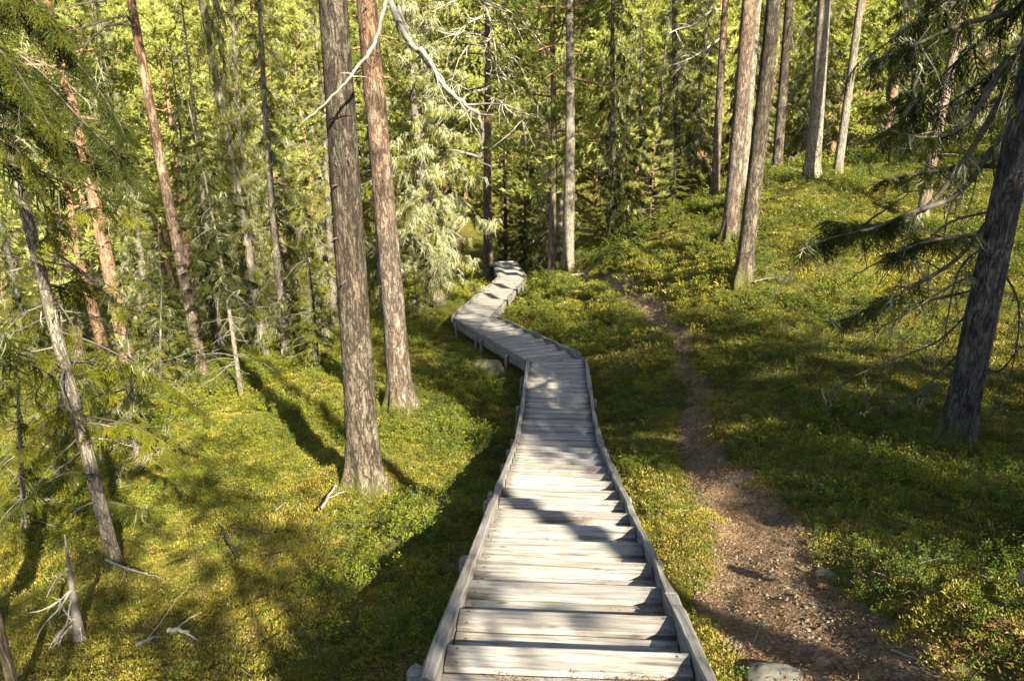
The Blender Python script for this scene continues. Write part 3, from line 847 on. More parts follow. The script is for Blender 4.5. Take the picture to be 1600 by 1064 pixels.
def bush(seed, nst, h, spread, nl, ll, lw, upright=.8):
    rs = np.random.RandomState(seed); T = []; tn = []; wg = Geo()
    for k in range(nst):
        a = rs.uniform(0, 6.28); r = spread * math.sqrt(rs.rand()) * .5
        P = curve((r * math.cos(a), r * math.sin(a), -.02), (math.cos(a) * (1 - upright) * 1.6, math.sin(a) * (1 - upright) * 1.6, 1), h * rs.uniform(.6, 1.15), 5, .1, .25, rs)
        tube(wg, P, [.0016] * 6, 3, 0, False, .3)
        t = rs.uniform(.25, 1, nl) ** .7 * 5; i0 = np.minimum(t.astype(int), 4); p = P[i0] + (P[i0 + 1] - P[i0]) * (t - i0)[:, None]
        aa = rs.uniform(0, 6.28, nl); D = np.c_[np.cos(aa), np.sin(aa), rs.uniform(.1, .9, nl)]
        off = D * np.array([1, 1, .5]) * rs.uniform(0, .035, (nl, 1)) * (h / .2)
        L_ = leaves(p + off, D, ll * rs.uniform(.6, 1.15, nl), lw * rs.uniform(.7, 1.1, nl), rs)
        base = rs.uniform(.15, .75)
        tt = np.clip(base + .25 * (t / 5 - .6) + rs.uniform(-.18, .18, nl), 0, .93)
        tt = np.where(rs.rand(nl) < .012, 1.0, tt)
        T.append(L_); tn.append(np.r_[tt, tt])
    return np.concatenate(T), np.concatenate(tn), wg

def moss_tuft(seed, n, spread, l, w):
    rs = np.random.RandomState(seed)
    a = rs.uniform(0, 6.28, n); r = spread * np.sqrt(rs.rand(n)); dome = .03 * (1 - (r / spread) ** 2)
    P = np.c_[r * np.cos(a), r * np.sin(a), dome - .012]
    D = np.c_[np.cos(a) * r / spread * .9, np.sin(a) * r / spread * .9, np.full(n, .75)] + rs.randn(n, 3) * .45
    D[:, 2] = np.abs(D[:, 2]) + .1; D /= np.linalg.norm(D, axis=1)[:, None]
    s = np.cross(D, rs.randn(n, 3)); s /= np.linalg.norm(s, axis=1)[:, None]
    ln = (l * rs.uniform(.5, 1.2, n))[:, None]
    tt = np.clip(rs.uniform(.1, .85, n), 0, 1)
    return np.stack([P - s * w / 2, P + s * w / 2, P + D * ln], 1), tt

def scatter(name, label, P, rotz, sc, idx, protos, tilt=.15, parent=None):
    col = bpy.data.collections.new(name + "_kinds")
    for p in protos: col.objects.link(p)
    n = len(P)
    me = bpy.data.meshes.new(name); me.vertices.add(n); me.vertices.foreach_set("co", np.asarray(P, np.float32).ravel())
    rs = np.random.RandomState(n)
    rot = np.c_[rs.randn(n) * tilt, rs.randn(n) * tilt, rotz]
    a = me.attributes.new("rot", 'FLOAT_VECTOR', 'POINT'); a.data.foreach_set("vector", rot.astype(np.float32).ravel())
    a = me.attributes.new("sc", 'FLOAT', 'POINT'); a.data.foreach_set("value", np.asarray(sc, np.float32))
    a = me.attributes.new("idx", 'INT', 'POINT'); a.data.foreach_set("value", np.asarray(idx, np.int32))
    me.update()
    o = link(name, me, parent)
    ng = bpy.data.node_groups.new(name, 'GeometryNodeTree')
    ng.interface.new_socket('Geometry', in_out='INPUT', socket_type='NodeSocketGeometry')
    ng.interface.new_socket('Geometry', in_out='OUTPUT', socket_type='NodeSocketGeometry')
    gi = ng.nodes.new('NodeGroupInput'); go = ng.nodes.new('NodeGroupOutput')
    ip = ng.nodes.new('GeometryNodeInstanceOnPoints'); ci = ng.nodes.new('GeometryNodeCollectionInfo')
    ci.inputs['Collection'].default_value = col; ci.inputs['Separate Children'].default_value = True; ci.inputs['Reset Children'].default_value = True
    ip.inputs['Pick Instance'].default_value = True
    def na(nm, dt):
        q = ng.nodes.new('GeometryNodeInputNamedAttribute'); q.data_type = dt; q.inputs['Name'].default_value = nm; return q.outputs['Attribute']
    ng.links.new(gi.outputs[0], ip.inputs['Points']); ng.links.new(ci.outputs[0], ip.inputs['Instance'])
    ng.links.new(na('idx', 'INT'), ip.inputs['Instance Index'])
    e2r = ng.nodes.new('FunctionNodeEulerToRotation'); ng.links.new(na('rot', 'FLOAT_VECTOR'), e2r.inputs[0])
    ng.links.new(e2r.outputs[0], ip.inputs['Rotation']); ng.links.new(na('sc', 'FLOAT'), ip.inputs['Scale'])
    ng.links.new(ip.outputs[0], go.inputs[0])
    md = o.modifiers.new('scatter', 'NODES'); md.node_group = ng
    tag(o, label, None, None, 'stuff')
    return o

def board_clear(x, y):
    d = np.abs(x - board_x(y))
    return np.where((y > -1.6) & (y < 36), d, 9)

TRUNKS = []       # (x, y, r) kept clear of plants
def field(seed, density, y0, y1, margin=1.6):
    """random points inside the camera's plan view, a little wider"""
    rs = np.random.RandomState(seed)
    a = .70
    xm = lambda y: a * (y * .95 + 1.6) + margin
    area = 2 * xm(y1) * (y1 - y0); n = int(area * density)
    x = rs.uniform(-xm(y1), xm(y1), n); y = rs.uniform(y0, y1, n)
    k = np.abs(x) < xm(y)
    return x[k], y[k], rs

# where the mossy, where the leafy ground lies
def leafy(x, y):
    n = fbm(x * .55, y * .55, 31, 3)
    left = ss(-x, .6, 2.2)
    l = .95 + n * 2.0 - left * (1 - ss(y, 4.5, 8.5)) * 1.5
    # the strip between boardwalk and path, low and grassy
    strip = (x > board_x(y) + .5) & (path_dist(x, y) > 0) & (x < np.interp(y, ph_, px_)) & (y < 6.5)
    l = np.where(strip, l - .45, l)
    return np.clip(l, 0, 1)

def path_ok(x, y, m): return path_dist(x, y) > m

DEN = 1.0
# bilberry -------------------------------------------------------------------
B = [bush(k + 15, 9, .20, .21, 21, .024, .0145) for k in range(5)]
near = [plant_proto("bilberry_" + c, b[0], b[1], M['bilberry'], b[2], M['twig']) for c, b in zip("abcde", B)]
PX = []; PY = []; SC = []; ID = []
for (y0, y1, den, s0) in [(1.2, 6, 60, .80), (6, 12, 38, 1.0), (12, 20, 22, 1.3), (20, 34, 12, 1.8)]:
    x, y, rs = field(int(y0 * 10), den * DEN, y0, y1)
    lf = leafy(x, y)
    k = (rs.rand(len(x)) < lf * 1.05 - .05) & (board_clear(x, y) > .66 + .05 * (y < 14)) & path_ok(x, y, .02)
    x, y, lf = x[k], y[k], lf[k]
    pd_ = path_dist(x, y)
    s = s0 * (.55 + .75 * rs.rand(len(x))) * (.55 + .45 * lf) * (.7 + .3 * ss(pd_, 0, .5)) * (.65 + .35 * ss(board_clear(x, y), .6, 1.3)) * (1 + 1.3 * fbm(x * 1.3, y * 1.3, 77, 3))
    PX.append(x); PY.append(y); SC.append(s); ID.append(rs.randint(0, 5, len(x)))
BIL = (np.concatenate(PX), np.concatenate(PY), np.concatenate(SC), np.concatenate(ID))
# lingonberry / crowberry: darker, lower
PX = []; PY = []; SC = []; ID = []
LB = [bush(k + 35, 10, .10, .20, 15, .017, .010, .6) for k in range(3)]
lingp = [plant_proto("lingonberry_" + c, b[0], b[1], M['lingon'], None) for c, b in zip("abc", LB)]
for (y0, y1, den, s0) in [(1.2, 6, 42, .85), (6, 12, 22, 1.1), (12, 24, 9, 1.6)]:
    x, y, rs = field(int(y0 * 10) + 3, den * DEN, y0, y1)
    nn = fbm(x * .9, y * .9, 41, 3)
    k = (rs.rand(len(x)) < .35 + nn * 1.6) & (board_clear(x, y) > .66) & path_ok(x, y, .03)
    x, y = x[k], y[k]; PX.append(x); PY.append(y); SC.append(s0 * rs.uniform(.6, 1.3, len(x))); ID.append(rs.randint(0, 3, len(x)))
LIN = (np.concatenate(PX), np.concatenate(PY), np.concatenate(SC), np.concatenate(ID))
# moss
PX = []; PY = []; SC = []; ID = []
mossp = [plant_proto("moss_" + c, *moss_tuft(60 + k, 170, .12, .020, .0085), M['moss'], None) for k, c in enumerate("abcd")]
for (y0, y1, den, s0) in [(1.2, 6, 230, .72), (6, 12, 85, 1.15), (12, 22, 24, 2.0)]:
    x, y, rs = field(int(y0 * 10) + 5, den * DEN, y0, y1)
    k = (board_clear(x, y) > .55) & path_ok(x, y, -.03) & (rs.rand(len(x)) < 1.15 - leafy(x, y) * .5 + fbm(x, y, 71, 3))
    x, y = x[k], y[k]; PX.append(x); PY.append(y); SC.append(s0 * rs.uniform(.6, 1.35, len(x))); ID.append(rs.randint(0, 4, len(x)))
MOS = (np.concatenate(PX), np.concatenate(PY), np.concatenate(SC), np.concatenate(ID))
def put_cover(name, label, D, protos, tilt, lift=0.):
    x, y, s, i = D
    if TRUNKS:
        t = np.array(TRUNKS); k = np.ones(len(x), bool)
        for a, b, r in t: k &= (x - a) ** 2 + (y - b) ** 2 > (r * .9 + .02) ** 2
        x, y, s, i = x[k], y[k], s[k], i[k]
    z = bilinear(x, y) + lift
    return scatter(name, label, np.c_[x, y, z], np.random.RandomState(len(x)).uniform(0, 6.28, len(x)), s, i, protos, tilt)

# pebbles and litter on the path
def pebble_proto(name, seed):
    rs = np.random.RandomState(seed); n = 6; m_ = 9
    th = np.linspace(.05, np.pi - .05, n); ph = np.linspace(0, 2 * np.pi, m_, endpoint=False)
    T_, P_ = np.meshgrid(th, ph, indexing='ij'); r = 1 + .35 * (vn(T_ * 1.6 + seed, np.cos(P_) * 1.3 + 3, seed) - .5) + .2 * (vn(T_ * 2, np.sin(P_) * 2 + 5, seed + 1) - .5)
    V = np.stack([r * np.sin(T_) * np.cos(P_), r * np.sin(T_) * np.sin(P_) * rs.uniform(.6, .9), r * np.cos(T_) * rs.uniform(.35, .6)], -1).reshape(-1, 3)
    i = np.arange(n - 1)[:, None] * m_; j = np.arange(m_)[None]; k = (j + 1) % m_
    G = Geo(); G.add(V, np.stack([i + j, i + m_ + j, i + m_ + k, i + k], -1).reshape(-1, 4)); G.add(V[:m_], np.arange(m_)[None]); G.add(V[-m_:], np.arange(m_)[::-1][None])
    return bpy.data.objects.new(name, G.mesh(name, [M['pebble']], smooth=False))
peb = [pebble_proto("pebble_" + c, k + 3) for k, c in enumerate("abcde")]
rs = np.random.RandomState(12)
yy = 1.0 + 14.5 * rs.rand(26000) ** 1.5; tt = rs.uniform(-1.25, 1.25, len(yy))
xx = np.interp(yy, ph_, px_) + .25 * fbm(yy * .8, yy * 0 + 3, 5, 2) + tt * np.interp(yy, ph_, pw_)
dpth = path_dist(xx, yy)
k = (dpth < .04) & (rs.rand(len(xx)) < .35 + 1.4 * fbm(xx * 2.2, yy * 2.2, 55, 3) + .35 * ss(-dpth, .25, .0))
xx, yy = xx[k], yy[k]
s = .0035 + .009 * rs.rand(len(xx)) ** 5
scatter('gravel', 'loose pebbles and grit strewn over the worn earth footpath', np.c_[xx, yy, bilinear(xx, yy) + .015 + s * .15], rs.uniform(0, 6.28, len(xx)), s, rs.randint(0, 5, len(xx)), peb, .3)
rs = np.random.RandomState(13)
def litter_proto(name, seed):
    rs = np.random.RandomState(seed); n = 48
    a = rs.uniform(0, 6.28, n); P = np.c_[rs.uniform(-.07, .07, (n, 2)), rs.uniform(0, .012, n)]
    D = np.c_[np.cos(a), np.sin(a), rs.uniform(-.15, .25, n)]; sd_ = np.c_[-np.sin(a), np.cos(a), np.zeros(n)]
    l = rs.uniform(.008, .032, n)[:, None]; w = np.where(rs.rand(n) < .2, .0035, .0011)[:, None]
    return plant_proto(name, np.stack([P - sd_ * w, P + sd_ * w, P + D * l], 1), rs.rand(n), M['litter'])
lit = [litter_proto("needle_litter_" + c, 80 + k) for k, c in enumerate("abc")]
rs = np.random.RandomState(99)
def on_tread(h):
    b = [p for p in planks if p[0] - p[1] / 2 <= h <= p[0] + p[1] / 2]
    return ZC - b[0][2] if b else None
LP = []
for (hc, x0, x1, n_) in [(2.28, -.25, .5, 60), (2.2, -.5, .5, 40), (4.85, -.3, .2, 14), (6.9, -.4, .4, 12), (2.62, -.5, -.3, 10), (3.1, .25, .48, 8), (4.3, -.5, .5, 10), (8.0, -.5, .5, 10)]:
    for q in range(n_):
        hh = hc + rs.uniform(-.05, .05); z = on_tread(hh)
        if z is not None: LP.append((float(board_x(hh)) + rs.uniform(x0, x1), hh, z + .006))
for q in range(160):
    hh = rs.uniform(1.9, 13); z = on_tread(hh)
    if z is not None: LP.append((float(board_x(hh)) + rs.uniform(-.48, .48), hh, z + .005))
LP = np.array(LP)
scatter('stair_litter', 'rusty fallen needles caught on the wooden treads', LP, rs.uniform(0, 6.28, len(LP)), np.where(np.arange(len(LP)) < len(LP) - 150, rs.uniform(.5, .9, len(LP)), rs.uniform(.15, .35, len(LP))), rs.randint(0, 3, len(LP)), lit, .03)
x, y, rs = field(77, 55, 1.2, 11)
pd_ = path_dist(x, y)
k = (board_clear(x, y) > .62) & (rs.rand(len(x)) < np.where(pd_ < .25, .9, .28))
x, y = x[k], y[k]
scatter('needle_litter', 'brown fallen needles and bits of bark on the ground', np.c_[x, y, bilinear(x, y) + .022], rs.uniform(0, 6.28, len(x)), rs.uniform(.6, 1.4, len(x)), rs.randint(0, 3, len(x)), lit, .1)

def twig_proto(name, seed):
    rs = np.random.RandomState(seed); G = Geo(); dead_branch_geo(G, (-.12, 0, .01), (1, rs.uniform(-.3, .3), .02), .26, rs, .0035, 4, 0, 0, .25, 4, 0)
    for v in G.v: v[:, 2] *= .25
    return bpy.data.objects.new(name, G.mesh(name, [M['deadgrey']]))
x, y, rs = field(171, 5.5, 1.2, 14)
k = (board_clear(x, y) > .62) & (rs.rand(len(x)) < .4 + fbm(x * .8, y * .8, 61, 2) * 1.5)
x, y = x[k], y[k]
scatter('twig_litter', 'little grey twigs fallen among the moss and shrubs', np.c_[x, y, bilinear(x, y) + np.where(path_dist(x, y) < 0, .02, .05)], rs.uniform(0, 6.28, len(x)), rs.uniform(.5, 1.6, len(x)), rs.randint(0, 4, len(x)), [twig_proto('twig_' + c, 90 + k) for k, c in enumerate('abcd')], .2)

# ------------------------------------------------------------------ tree kinds
def mesh_from(T, tn, m, name): 
    G = Geo(); G.tris(T, 0, tn); return G.mesh(name, [m], smooth=False)

PC_NEAR = [crown_mesh('pine_crown', *pine_crown(100 + k, 10.5, 19, 2.9, TF_MID, 34, 34, 1.15), M['pine'], M['bark_orange']) for k in range(2)]
PC_MID = [crown_mesh('pine_crown', *pine_crown(110 + k, 8.0 - k * 1.0, 16, 2.4, TF_MID, 40, 40, 1.15), M['pine'], M['bark_orange']) for k in range(3)]
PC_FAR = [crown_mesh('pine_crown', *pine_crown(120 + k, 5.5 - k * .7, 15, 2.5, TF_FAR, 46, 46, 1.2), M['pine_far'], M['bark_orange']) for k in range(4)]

def spruce_meshes(seed, H, R0, z0, fr, nbr, mn, dens=1., lich=0., ll=.25, lw=.012, ml='lichen', **kw):
    T, tn, wg, LTr, LTt = spruce_crown(seed, H, R0, z0, fr, nbr, dens, lich=lich, lich_len=ll, lich_w=lw, **kw)
    c = crown_mesh('spruce_crown', T, tn, wg, M[mn], M['twig'])
    l = mesh_from(LTr, LTt, M[ml], 'lichen') if len(LTr) else None
    return c, l
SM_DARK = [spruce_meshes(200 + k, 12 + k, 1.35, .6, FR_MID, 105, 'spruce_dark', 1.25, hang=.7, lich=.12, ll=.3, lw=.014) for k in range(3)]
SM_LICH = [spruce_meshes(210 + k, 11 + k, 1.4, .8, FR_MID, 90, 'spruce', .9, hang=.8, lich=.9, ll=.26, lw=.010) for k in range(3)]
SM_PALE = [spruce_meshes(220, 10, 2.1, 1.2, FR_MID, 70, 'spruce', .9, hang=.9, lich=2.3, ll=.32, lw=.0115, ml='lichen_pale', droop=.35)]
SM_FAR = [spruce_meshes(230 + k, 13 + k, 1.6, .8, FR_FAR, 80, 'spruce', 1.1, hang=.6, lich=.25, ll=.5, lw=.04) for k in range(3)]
SM_YOUNG = [spruce_meshes(240 + k, 3.0, .85, .15, FR_MID, 46, 'spruce', 1.8, hang=.15, fsc=.62, droop=.15, shape=.9) for k in range(2)]
TW = {}
def stub_mesh(seed, z0, z1, n, L, m, r=.01, sub=4, depth=1, droop=.35):
    rs = np.random.RandomState(seed); G = Geo()
    for k in range(n):
        z = rs.uniform(z0, z1); az = rs.uniform(0, 6.28); el = rs.uniform(-.5, .35)
        D = (math.cos(az) * math.cos(el), math.sin(az) * math.cos(el), math.sin(el))
        dead_branch_geo(G, (0, 0, z), D, L * rs.uniform(.4, 1.2), rs, r, sub, 0, droop, .3, 4, depth)
    return G.mesh('dead_branch', [M[m]])
DB_PINE = [stub_mesh(300 + k, 3, 9, 16, 1.0, 'twig_pale', .014, 4, 1) for k in range(2)]
DB_SPR = [stub_mesh(310 + k, .4, 4.0, 40, .8, 'twig_pale', .009, 5, 1, .6) for k in range(2)]

def lean_mat(lean):
    """shear that lets a straight crown follow its leaning trunk"""
    m_ = Matrix.Identity(4); m_[0][2] = lean[0]; m_[1][2] = lean[1]; return m_

def lean_from(base, tpx, tpy, dh=0.):
    p = wp(tpx, tpy, base.y + dh); dz = p.z - base.z
    return ((p.x - base.x) / dz, dh / dz)

def child(name, me, parent, ml=None):
    o = link(name, me, parent)
    if ml is not None: o.matrix_local = ml
    return o

def tree(kind, name, label, cat, px, py, h, tpx, tpy, H, diam, bark, crown=None, cs=1., lich=None, dead=None, group=None, seed=0, sides=14, rings=30, sweep=.15, detail=0., cz=0., flare=.35, csz=None, rz=None, base=None):
    b = base_at(px, py, h) if base is None else base
    TRUNKS.append((b.x, b.y, diam / 2))
    root = empty(name, b, label, cat, group)
    ln = lean_from(b, tpx, tpy)
    Gt, at, rr = trunk_geo(H, diam / 2, ln, seed, sides, rings, flare, sweep, detail=detail)
    child('trunk', Gt.mesh('trunk', [M[bark]]), root)
    a = (seed * 1.7) if rz is None else rz
    Rm = Matrix.Rotation(a, 4, 'Z')
    csz = cs if csz is None else csz
    Sm = Matrix.Diagonal((cs, cs, csz, 1))
    if crown is not None: child('crown', crown, root, lean_mat(ln) @ Matrix.Translation((0, 0, cz)) @ Rm @ Sm)
    if lich is not None: child('lichen', lich, root, lean_mat(ln) @ Matrix.Translation((0, 0, cz)) @ Rm @ Sm)
    if dead is not None: child('dead_branch', dead, root, lean_mat(ln) @ Rm)
    return root, at, rr

def limb(root, pts, r0, r1, m, seed, sub=5, L=.6, name='dead_branch', sides=7, depth=1):
    """a dead limb of the tree `root` that passes through photograph points (px, py, h)"""
    rs = np.random.RandomState(seed)
    P = np.array([wp(*p) for p in pts]) - np.array(root.location)
    t = np.linspace(0, len(P) - 1, (len(P) - 1) * 5 + 1)
    # Catmull-Rom through the points
    Pe = np.vstack([2 * P[0] - P[1], P, 2 * P[-1] - P[-2]]); out = []
    for q in t:
        i = min(int(q), len(P) - 2); f = q - i; a, b, c, d = Pe[i:i + 4]
        out.append(.5 * ((2 * b) + (c - a) * f + (2 * a - 5 * b + 4 * c - d) * f * f + (3 * b - a - 3 * c + d) * f ** 3))
    Q = np.array(out) + rs.randn(len(out), 3) * r0 * .18
    G = Geo(); tube(G, Q, np.linspace(r0, r1, len(Q)), sides, 0, True, .5, lambda n, a: 1 + .1 * rs.randn(n, len(a)))
    for k in range(sub):
        i = rs.randint(len(Q) // 6, len(Q) - 1); tg = Q[i] - Q[i - 1]; tg /= np.linalg.norm(tg) + 1e-9
        dead_branch_geo(G, Q[i], tg * .7 + rs.randn(3) * .6, L * rs.uniform(.3, 1.1), rs, r0 * .4, 3, 0, .3, .3, 4, depth - 1)
    return child(name, G.mesh(name, [M[m]]), root)

PINE = 'pine tree'; SPR = 'spruce tree'
# --- the pines one can tell apart
T1, at1, rr1 = tree('p', 'pine_tree', 'thick dark-barked pine closest to the left side of the stairway', PINE, 570, 757, 7.9, 523, 0, 19, .355, 'bark_grey', PC_NEAR[0], seed=1, sides=44, rings=230, detail=.12, sweep=.06, flare=.45)
T2, at2, rr2 = tree('p', 'pine_tree', 'big orange-brown pine just behind and right of the thick dark pine', PINE, 627, 637, 11.5, 576, 0, 20, .375, 'bark_pine', PC_NEAR[1], seed=2, sides=36, rings=180, detail=.09, sweep=.12, flare=.5)
limb(T1, [(524, -60, 7.85), (570, -55, 7.4), (603, -20, 7.1), (600, 15, 7.0), (590, 52, 7.0), (577, 82, 6.95), (556, 108, 6.9), (540, 130, 6.85), (505, 165, 6.8), (474, 192, 6.8)], .024, .008, 'deadgrey', 4, 4, .22)
limb(T2, [(571, -75, 11.5), (592, -50, 11.1), (606, -8, 10.9), (625, 40, 10.8), (642, 68, 10.8), (666, 88, 10.7), (690, 130, 10.7), (722, 160, 10.6), (748, 180, 10.6), (753, 205, 10.6), (753, 235, 10.6), (747, 252, 10.6), (776, 262, 10.5)], .052, .012, 'deadgrey', 5, 9, .8, sides=9)
limb(T2, [(700, 97 + 50, 10.7), (690, 120, 10.7), (664, 98, 10.8), (640, 55, 10.9), (622, 10, 11.0)], .012, .020, 'deadgrey', 6, 4, .5)
limb(T2, [(752, 180, 10.6), (765, 180, 10.5), (782, 183, 10.5)], .014, .006, 'deadgrey', 7, 1, .2)
def stubs(root, at, rr, n, z0, z1, seed, m='twig', L=.09):
    rs = np.random.RandomState(seed)
    for k in range(n):
        z = rs.uniform(z0, z1); az = rs.uniform(3.4, 6.0); p = at(z); r = rr(z)
        d = np.array([math.cos(az), math.sin(az), rs.uniform(-.3, .25)])
        G = Geo(); P = curve(p + d * r * .8, d, L * rs.uniform(.5, 1.6), 4, .2, .2, rs); tube(G, P, np.linspace(.014, .006, 5), 6, 0, True, .5)
        child('branch_stub', G.mesh('branch_stub', [M[m]]), root)
stubs(T1, at1, rr1, 8, 1.4, 5.5, 3); stubs(T2, at2, rr2, 6, 1.2, 6, 4)
T3, a3, _ = tree('p', 'pine_tree', 'slim brown pine leaning left, standing alone left of the two big pines', PINE, 318, 592, 15.3, 206, 0, 17, .26, 'bark_pine', PC_MID[0], seed=3, sides=22, rings=80, detail=.05, sweep=.10)
limb(T3, [(209, 42, 15.3), (190, 38, 15.1), (165, 42, 15.0), (150, 55, 14.9), (125, 75, 14.8), (95, 92, 14.7)], .026, .008, 'twig', 8, 5, .5)
limb(T3, [(205, 33, 15.3), (195, 26, 15.1), (165, 32, 15.0), (135, 42, 14.9), (105, 48, 14.9)], .024, .007, 'twig', 9, 5, .5)
limb(T3, [(200, -20, 15.3), (165, 0, 15.1), (120, 8, 15.0), (95, 17, 14.9), (65, 19, 14.9)], .026, .007, 'twig', 10, 5, .5)
limb(T3, [(226, 73, 15.3), (232, 66, 15.2), (229, 52, 15.2)], .012, .005, 'twig', 11, 0, .5)
tree('p', 'pine_tree', 'slender sunlit pale orange trunk squeezed between the two big pines', PINE, 603, 500, 21, 562, 0, 17, .27, 'bark_far', PC_MID[1], dead=DB_PINE[0], seed=4)
tree('p', 'pine_tree', 'bright orange pine leaning left behind the dark spruce boughs at far left', PINE, 196, 545, 22, 78, 0, 18, .40, 'bark_orange', PC_MID[2], dead=DB_PINE[1], seed=5, sweep=.35)
tree('p', 'pine_tree', 'crooked bright orange pine further back, right of the slim leaning pine', PINE, 305, 440, 36, 262, 70, 17, .50, 'bark_orange', PC_FAR[1], dead=DB_PINE[0], seed=6, sweep=.5)
tree('p', 'pine_tree', 'straight orange pine between the arched grey limb and the pale lichen spruce', PINE, 676, 450, 28, 657, 0, 17, .48, 'bark_orange', PC_MID[0], seed=7, sides=18)
tree('p', 'pine_tree', 'thin dark orange pine, left one of two slim trunks above the lichen spruce', PINE, 700, 420, 36, 680, 0, 17, .36, 'bark_orange', PC_FAR[2], dead=DB_PINE[1], seed=8)
tree('p', 'pine_tree', 'thin paler orange pine, right one of two slim trunks above the lichen spruce', PINE, 716, 415, 38, 704, 0, 17, .36, 'bark_orange', PC_FAR[0], seed=9)
T16, a16, _ = tree('p', 'pine_tree', 'straight reddish pine at the left edge of the boardwalk bend, bleached tangled branches', PINE, 764, 437, 27, 757, 0, 17, .47, 'bark_pine', PC_MID[1], seed=10, sides=20, rings=60, detail=.04)
rsl = np.random.RandomState(5)
for k, (y0, dx, dy) in enumerate([(10, 20, 110), (35, 45, 90), (60, 75, 95), (60, -95, -20), (90, 60, 110), (25, -60, 60), (115, 80, 60), (140, -40, 18), (30, 95, 50), (150, 35, 25), (5, 60, 60), (70, 30, 130), (50, -55, 90), (0, 110, 120), (-10, -110, 60)]):
    xo = 757 + y0 * .02; hh = 26.9 + rsl.uniform(-1.5, .2)
    limb(T16, [(xo, y0, 27), (xo + dx * .35, y0 + dy * .15, (27 + hh) / 2), (xo + dx * .75, y0 + dy * .5, hh), (xo + dx, y0 + dy, hh)], .036, .010, 'deadwood', 20 + k, 6, 1.3, sides=5, depth=2)
T17, a17, _ = tree('p', 'pine_tree', 'lone pine beside the far end of the footpath, sunlit mossy foot', PINE, 887, 422, 25.2, 893, 0, 16, .42, 'bark_spruce', PC_MID[2], dead=DB_PINE[0], seed=11, sides=20, rings=60)
tree('p', 'pine_tree', 'slimmer dark pine behind the lone pine by the footpath', PINE, 863, 395, 36, 866, 30, 16, .32, 'bark_far', PC_FAR[3], dead=DB_PINE[1], seed=12)
T18, a18, _ = tree('p', 'pine_tree', 'thin straight red-brown pine left of the paired trunks on the knoll', PINE, 1117, 304, 21.3, 1134, 0, 16, .23, 'bark_pine', PC_MID[0], cs=.6, csz=1, cz=2, seed=13)
limb(T18, [(1133, 14, 21.3), (1110, 18, 21), (1085, 38, 20.8), (1060, 46, 20.7), (1042, 54, 20.6)], .03, .008, 'deadwood', 41, 8, .6)
limb(T18, [(1131, 55, 21.3), (1112, 70, 21), (1098, 80, 20.8), (1075, 93, 20.7), (1045, 104, 20.6)], .03, .008, 'deadwood', 42, 8, .6)
tree('p', 'pine_tree', 'stout brown pine on the knoll, left and rear one of the paired trunks', PINE, 1140, 373, 15.7, 1172, 0, 22, .33, 'bark_pine', PC_MID[1], cs=.6, csz=1, cz=7, seed=14, sides=26, rings=90, detail=.06, sweep=.08)
tree('p', 'pine_tree', 'pale cream sunlit trunk peeping out between the paired pines on the knoll', PINE, 1160, 312, 19.6, 1184, 0, 16, .22, 'bark_spruce', PC_MID[2], cs=.6, csz=1, cz=2, seed=15)
tree('p', 'pine_tree', 'grey-brown pine on the knoll, front right one of the paired trunks', PINE, 1161, 437, 13.5, 1208, 0, 18, .30, 'bark_grey', PC_NEAR[0], cs=.6, csz=1, cz=2, seed=16, sides=30, rings=110, detail=.07, sweep=.10)
tree('p', 'pine_tree', 'stout grey-pink pine on the skyline of the knoll', PINE, 1268, 282, 17.7, 1286, 10, 16, .36, 'bark_spruce', PC_MID[0], dead=DB_PINE[0], seed=17, sides=22, rings=60, detail=.05)
tree('p', 'pine_tree', 'slim smooth grey trunk slanting right on the crest of the knoll', PINE, 1308, 277, 18.5, 1347, 0, 15, .22, 'bark_spruce', PC_MID[1], seed=18)
tree('p', 'pine_tree', 'dark slender pine behind the paired trunks of the knoll', PINE, 1213, 275, 26, 1228, 40, 16, .30, 'bark_grey', PC_MID[2], dead=DB_PINE[1], seed=19)
T24, _, _ = tree('p', 'pine_tree', 'crooked red-flecked trunk hung with lichen left of the big shaded spruce', PINE, 1440, 345, 14.5, 1498, 0, 13, .22, 'bark_far', PC_MID[0], dead=DB_SPR[0], seed=21, sweep=.4, cs=.8)
# --- spruces one can tell apart
def sp(label, px, py, h, tx, ty, H, d, bark, cm, hm, cs, dead=None, seed=0, name='spruce_tree', cat=SPR, csz=None, **kw):
    """spruce whose shared crown mesh of height hm is stretched to height H"""
    return tree('s', name, label, cat, px, py, h, tx, ty, H, d, bark, cm[0], cs, cm[1], dead, seed=seed, csz=H / hm if csz is None else csz, **kw)
sp('tall thin spruce with bare mossy trunk between slim leaning pine and lichen spruces', 415, 562, 17.5, 320, 0, 14, .22, 'bark_spruce', SM_LICH[0], 11, .40, DB_SPR[0], 31, cz=3.2, sweep=.25)
sp('pale trunked spruce with sunlit foot behind the small snag', 345, 546, 19.5, 300, 180, 9, .22, 'bark_spruce', SM_DARK[0], 12, .6, DB_SPR[1], 32)
sp('small dark spruce on a thin bare leaning stem', 378, 627, 13.6, 312, 225, 6.2, .10, 'bark_spruce', SM_DARK[1], 13, .55, DB_SPR[0], 33, csz=.36, cz=1.9)
sp('small dark cone-shaped spruce left of the slim leaning pine', 262, 606, 18.5, 243, 400, 3.6, .08, 'bark_dark', SM_DARK[2], 14, .75, None, 34)
sp('stunted half-dead spruce with yellowish boughs behind the thick dark pine', 495, 585, 14.8, 488, 450, 2.4, .12, 'bark_dark', SM_YOUNG[0], 3, 1.1, DB_SPR[1], 35)
sp('grey lichen-hung spruce standing left of the thick dark pine', 450, 560, 18.8, 405, 60, 11, .24, 'bark_spruce', SM_LICH[1], 12, 1.0, DB_SPR[0], 36)
